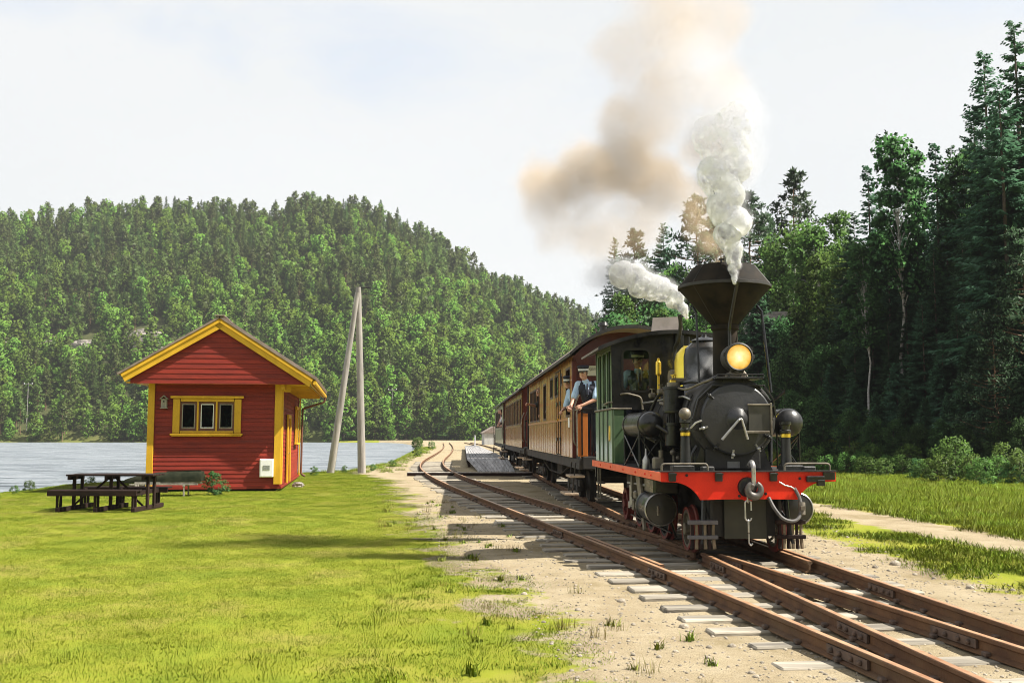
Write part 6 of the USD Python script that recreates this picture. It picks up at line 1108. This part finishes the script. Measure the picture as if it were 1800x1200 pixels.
    tb_ = [(hip + [-.06, 0, .02], hip + [.06, 0, .02], .13, .13), (hip + [0, 0, .02], hip + [0, 0, .13], .13, .14)]
    for sg in (-1, 1): tb_ += [(hip + [sg * .09, 0, -.02], np.array([sg * .10, -.01, .49]), .10, .078), (np.array([sg * .10, -.01, .49]), np.array([sg * .105, .02, .11]), .076, .068)]
    obj('trousers', blend(tb_, .03, 3), trousers, t, True)
    for sg in (-1, 1): m = MF.batch_hull([sph((sg * .105, .04, .05), .05), sph((sg * .12, -.14, .035), .042)]); m = m.to_mesh(); obj('shoe', trimesh.Trimesh(m.vert_properties[:, :3], m.tri_verts), DKCLOTH, t, True)
    if cap:
        cm = lathe([(.0, .165), (.09, .163), (.125, .14), (.122, .122), (.106, .108), (.104, .05), (.0, .05)], (0, .005, 0), 'z', 28); cm.apply_transform(rotm((1, 0, 0), 6)); cm.apply_transform(rotm((0, 0, 1), look)); cm.apply_translation(H); cp = obj('cap', cm, NAVY, t)
        bm_ = lathe([(.1055, .055), (.1075, .058), (.1075, .088), (.1055, .092)], (0, .005, 0), 'z', 28); bm_.apply_transform(rotm((1, 0, 0), 6)); bm_.apply_transform(rotm((0, 0, 1), look)); bm_.apply_translation(H); obj('band', bm_, WHITECLOTH, cp)
        vz = prism([(.095 * math.cos(a), -.03 - .115 * math.sin(a)) for a in np.linspace(.15, math.pi - .15, 12)], .008, 'xy', .052); vz.apply_transform(rotm((1, 0, 0), 12)); vz.apply_transform(rotm((0, 0, 1), look)); vz.apply_translation(H + [0, 0, -.01]); obj('visor', vz, BLACK, cp); obj('badge', ball(q((0, -.112, .125)), .014, 1, (1, .4, 1)), STEEL, cp)
    if glasses: obj('glasses', joined(*[tube([q((s * .034 + .022 * math.cos(a), -.104, .006 + .018 * math.sin(a))) for a in np.linspace(0, 6.28, 14)], .003, 5) for s in (-1, 1)], tube([q((-.012, -.106, .01)), q((.012, -.106, .01))], .003, 5), *[tube([q((s * .056, -.10, .01)), q((s * .078, 0, .012))], .003, 5) for s in (-1, 1)]), BLACK, t)
    return t
person('conductor in peaked cap, blue shirt and navy vest leaning on the coach platform gate', (1.60, 20.12, 1.175), -6, head=(-.15, -.16, 1.655), chest=(-.07, -.09, 1.30), hands=((-.40, -.30, 1.00), (-.185, -.36, 1.00)), elbows=((-.34, -.16, 1.16), (.10, -.26, 1.13)), look=-12, vest=NAVY)
person('conductor in peaked cap leaning out of the front doorway of the first coach', (1.60, 21.65, 1.175), -52, head=(-.06, -.44, 1.53), chest=(-.04, -.27, 1.22), hands=((-.20, -.50, .95), (.20, -.46, .93)), elbows=((-.27, -.33, 1.02), (.29, -.30, 1.03)), look=25, vest=None)
person('passenger with dark hair stretching an arm out of an open coach window', (1.22, 29.55, 1.175), -62, head=(-.02, -.46, 1.67), chest=(0, -.25, 1.32), hands=((-.12, -.78, 1.32), (.20, -.50, 1.02)), elbows=((-.20, -.48, 1.28), (.28, -.36, 1.10)), cap=False, shirt=DKCLOTH, trousers=DKCLOTH, look=20)
person('child with brown hair looking out of the next coach window', (1.34, 27.3, 1.175), -58, head=(0, -.44, 1.66), chest=(0, -.27, 1.30), hands=((-.16, -.46, 1.05), (.16, -.46, 1.05)), elbows=((-.26, -.30, 1.10), (.26, -.30, 1.10)), cap=False, shirt=PINK, trousers=DKCLOTH, scale=.8, look=10)
pc = [float(CB(54.0)), float(CB(54.9))]
person('passenger in a light shirt leaning out of the last coach', (pc[0] - .62, 53.75, 1.175), -60, head=(0, -.62, 1.66), chest=(0, -.38, 1.30), hands=((-.15, -.66, .98), (.16, -.62, .96)), elbows=((-.24, -.52, 1.10), (.25, -.46, 1.10)), cap=False, shirt=WHITECLOTH, trousers=DKCLOTH)
person('passenger with bare arms leaning out beside the one in the light shirt', (pc[1] - .66, 55.0, 1.175), -60, head=(0, -.62, 1.70), chest=(0, -.38, 1.34), hands=((-.15, -.66, .98), (.16, -.62, .96)), elbows=((-.24, -.52, 1.12), (.25, -.46, 1.12)), cap=False, shirt=PINK, trousers=DKCLOTH, hair=HAIRG, sleeves=False)
person('engine driver in dark cap, glasses and dark vest behind the rounded cab window', (2.11, 16.75, 1.18), 2, head=(0, -.06, 1.665), chest=(.02, -.02, 1.30), hands=((-.28, -.22, .98), (.26, -.22, .98)), elbows=((-.31, .02, 1.10), (.33, .02, 1.10)), vest=DKGREEN, glasses=True, look=6, cap=True)
# ---------------------------------------------------------------- smoke and steam
def plume(name, balls, dens, color, label, cat='smoke', nscale=1.2, cut=.45, soft=.25, warp=.5, aniso=0.15, absorb=None, seed=0.0, stretch=(1, 1, 1), core=0.0):
    """A closed hull round the puffs; inside, the density fades out from each puff's core and is broken up by noise."""
    parts = [MF.sphere(float(r) * 1.02, 20).translate([float(c) for c in p]) for p, r, w in balls]
    for (p, r, _), (p2, r2, _) in zip(balls[:-1], balls[1:]):
        if np.linalg.norm(np.array(p) - p2) < 1.6 * (r + r2): pass
    m = MF.batch_boolean(parts, OpType.Add).to_mesh(); tm = trimesh.Trimesh(m.vert_properties[:, :3], m.tri_verts)
    n = {"g": ("geometry", {}), "nw": ("noise_texture", {"scale": nscale * .8, "detail": 2.0}), "ns": ("vector_math", {"math_type": "subtract", "vector2": (.5, .5, .5)}), "nm": ("vector_math", {"math_type": "scale", "scale": warp}), "na": ("vector_math", {"math_type": "add"}),
         "mp": ("mapping", {"location": (seed, seed * .7, 0), "scale": stretch}), "n": ("noise_texture", {"scale": nscale, "detail": 5.0, "roughness": .62, "distortion": .3}), "th": ("map_range", {"range_type": "smoothstep", "from_min": cut, "from_max": cut + soft}), "mul": ("math", {"math_type": "multiply"}), "den": ("math", {"math_type": "multiply", "value2": dens}),
         "v": ("principled_volume", {"color": color, "anisotropy": aniso, **({"absorption_color": absorb} if absorb is not None else {})})}
    l = [("g.position", "nw.vector"), ("nw.color", "ns.vector1"), ("ns.vector", "nm.vector1"), ("g.position", "na.vector1"), ("nm.vector", "na.vector2"), ("g.position", "mp.vector"), ("mp.vector", "n.vector")]; prev = None
    pd = None      # w: optical depth across the puff; the density falls as the puff widens
    for i, (p, r, w) in enumerate(balls):
        n[f"d{i}"] = ("vector_math", {"math_type": "distance", "vector2": tuple(map(float, p))}); n[f"f{i}"] = ("map_range", {"range_type": "smoothstep", "from_min": float(r) * .98, "from_max": float(r) * .2, "to_min": 0.0, "to_max": 1.0}); n[f"w{i}"] = ("math", {"math_type": "multiply", "value2": float(w) / float(r)})
        l += [("na.vector", f"d{i}.vector1"), (f"d{i}.value", f"f{i}.value"), (f"f{i}.result", f"w{i}.value1")]
        if prev is None: prev, pd = f"f{i}.result", f"w{i}.value"
        else:
            n[f"s{i}"] = ("math", {"math_type": "maximum"}); l += [(prev, f"s{i}.value1"), (f"f{i}.result", f"s{i}.value2")]; prev = f"s{i}.value"
            n[f"x{i}"] = ("math", {"math_type": "maximum"}); l += [(pd, f"x{i}.value1"), (f"w{i}.value", f"x{i}.value2")]; pd = f"x{i}.value"
    # full cores stay, edges fray: the mask lowers the noise threshold
    n["su"] = ("math", {"math_type": "multiply", "value2": .5}); n["ad"] = ("math", {"math_type": "add"})
    l += [(prev, "su.value1"), ("n.fac", "ad.value1"), ("su.value", "ad.value2"), ("ad.value", "th.value"), ("th.result", "mul.value1"), (pd, "mul.value2"), ("mul.value", "den.value1"), ("den.value", "v.density")]
    mt = usdkit.material(stage, '/World/Looks/' + name + '_volume', n, l, volume="v.volume")
    i = 0
    if not core: return obj(name, tm, mt, None, False, label, cat, None, 'stuff')
    # the dense heart of a steam cloud scatters so often that it is as good as a white body; its skin is torn by the same noise
    t = thing(name, label, cat, (0, 0, 0), 0, None, 'stuff'); obj('thin_edge', tm, mt, t, False, kind='stuff')
    cm = MF.batch_boolean([MF.sphere(float(r) * core * (1 if w > 1.05 else .55 + .45 * (w - .88) / .17), 20).translate([float(c) for c in p]) for p, r, w in balls if w > .90], OpType.Add)
    cm = cm.refine_to_length(.035 if name == 'steam_jet' else .045).to_mesh(); q = trimesh.Trimesh(cm.vert_properties[:, :3], cm.tri_verts, process=True); trimesh.smoothing.filter_taubin(q, .5, .53, 8)
    rr = np.min([np.hypot(np.linalg.norm(q.vertices - p, axis=1) - r * core, .03) + 0 * r for p, r, w in balls], 0); big = np.array([r for p, r, w in balls])[np.argmin([np.abs(np.linalg.norm(q.vertices - p, axis=1) - r * core) for p, r, w in balls], 0)]
    for fr, am in ((1.6, .55), (3.8, .22), (9.0, .13)): q.vertices = q.vertices + q.vertex_normals * ((meshkit.fbm(q.vertices * fr / max(big.max(), .2) * .45 + seed, 3, 5) - .5) * am * big)[:, None]
    obj('dense_core', q, STEAMCORE, t, True, kind='stuff'); return t
STEAMCORE = usdkit.material(stage, '/World/Looks/dense_steam', {"g": ("geometry", {}), "n": ("noise_texture", {"scale": 6.5, "detail": 5.0, "roughness": .65}), "r": ("map_range", {"range_type": "smoothstep", "from_min": .33, "from_max": .60}), "sz": ("separate_xyz", {}), "hz": ("math", {"math_type": "multiply_add", "value2": -.14, "value3": .68}), "hc": ("clamp", {"min": -.22, "max": .04}), "ha": ("math", {"math_type": "add"}), "d": ("diffuse_bsdf", {"color": (.92, .93, .955), "roughness": 1.0}), "l": ("translucent_bsdf", {"color": (.92, .93, .955)}), "x": ("mix_closure", {"fac": .5}), "t": ("transparent_bsdf", {}), "m": ("mix_closure", {})},
    [("g.position", "n.vector"), ("g.position", "sz.vector"), ("sz.z", "hz.value1"), ("hz.value", "hc.value"), ("n.fac", "ha.value1"), ("hc.result", "ha.value2"), ("ha.value", "r.value"), ("r.result", "m.fac"), ("d.BSDF", "x.closure1"), ("l.BSDF", "x.closure2"), ("t.BSDF", "m.closure1"), ("x.closure", "m.closure2")], surface="m.closure")
def puff(px, py, d, rpx, w=1.0): return (at(px, py, d), rpx * d / FOCAL_PX, w)
def along(keys, n, d0, d1):
    """Puffs strung closely along a path of (pixel x, pixel y, pixel radius, optical depth)."""
    k = np.array(keys, float); s_ = np.linspace(0, 1, len(k)); t = np.linspace(0, 1, n); r_ = np.random.default_rng(n)
    return [puff(np.interp(q, s_, k[:, 0]) + r_.uniform(-.28, .28) * np.interp(q, s_, k[:, 2]) * (q > .12), np.interp(q, s_, k[:, 1]), d0 + (d1 - d0) * q, np.interp(q, s_, k[:, 2]) * (1 + .12 * r_.uniform(-1, 1)), np.interp(q, s_, k[:, 3])) for q in t]
plume('steam_jet', along([(1291, 497, 5, 1.2), (1290, 484, 9, 1.2), (1289, 462, 16, 1.15), (1287, 430, 26, 1.1), (1284, 390, 41, 1.08), (1279, 340, 60, 1.05), (1271, 285, 76, 1.0), (1262, 230, 88, .95), (1250, 175, 96, .6), (1240, 110, 104, .4)], 30, 12.6, 12.9),
      .9, (1, 1, 1), 'white jet of steam shooting straight up from the front of the chimney', 'steam', 3.4, .42, .30, .10, 0.0, core=.62)
plume('steam_cloud', along([(1207, 558, 5, 1.2), (1202, 546, 12, 1.1), (1188, 530, 22, 1.05), (1166, 512, 33, 1.05), (1138, 500, 41, 1.03), (1108, 484, 47, 1.02), (1080, 482, 47, .96), (1052, 488, 40, .4)], 18, 15.25, 15.0),
      1.15, (1, 1, 1), 'small white steam cloud drifting left from the pipe above the cab', 'steam', 2.4, .48, .26, .25, 0.0, seed=3.0, core=.60)
plume('steam_wisp', [puff(1264, 645, 13.6, 30, .5), puff(1240, 630, 13.6, 30, .5), puff(1222, 655, 13.6, 26, .4)], 1.0, (1, 1, 1), 'thin wisp of steam curling round the dome and the headlamp', 'steam', 4.5, .62, .3, .15, 0.0, seed=7.0)
plume('smoke_plume', [puff(1266, 466, 13.3, 30, .25), puff(1252, 440, 13.5, 44, .25), puff(1236, 405, 13.8, 66, .3), puff(1208, 350, 14.2, 95, .5), puff(1150, 322, 14.4, 112, .9), puff(1095, 296, 14.6, 124, 1.2), puff(1030, 306, 15.0, 122, 1.15), puff(968, 325, 15.3, 104, .7), puff(1110, 225, 14.4, 122, .7), puff(1040, 400, 15.2, 112, .45), puff(975, 385, 15.4, 100, .3), puff(1160, 150, 14.2, 138, .45), puff(1180, 45, 14.0, 152, .42), puff(1160, -70, 14.0, 160, .4), puff(1120, 395, 15, 84, .3), puff(1245, 255, 14.3, 84, .4), puff(1262, 150, 14.2, 100, .32), puff(1110, 90, 14.2, 110, .35), puff(1258, 40, 14.0, 110, .3)],
      1.5, (0.96, 0.74, 0.48), 'billowing brown and beige smoke rising and drifting left from the chimney', 'smoke', 1.5, .62, .30, .95, 0.0, seed=1.3)
# ---------------------------------------------------------------- the air of the valley
HAZE = usdkit.material(stage, '/World/Looks/valley_haze', {"v": ("principled_volume", {"color": (0.92, 0.96, 1.0), "density": 0.00013, "anisotropy": 0.1})}, [], volume="v.volume")
obj('haze', box((-150, 300, 75), (1500, 1500, 156)), HAZE, None, False, kind='stuff')
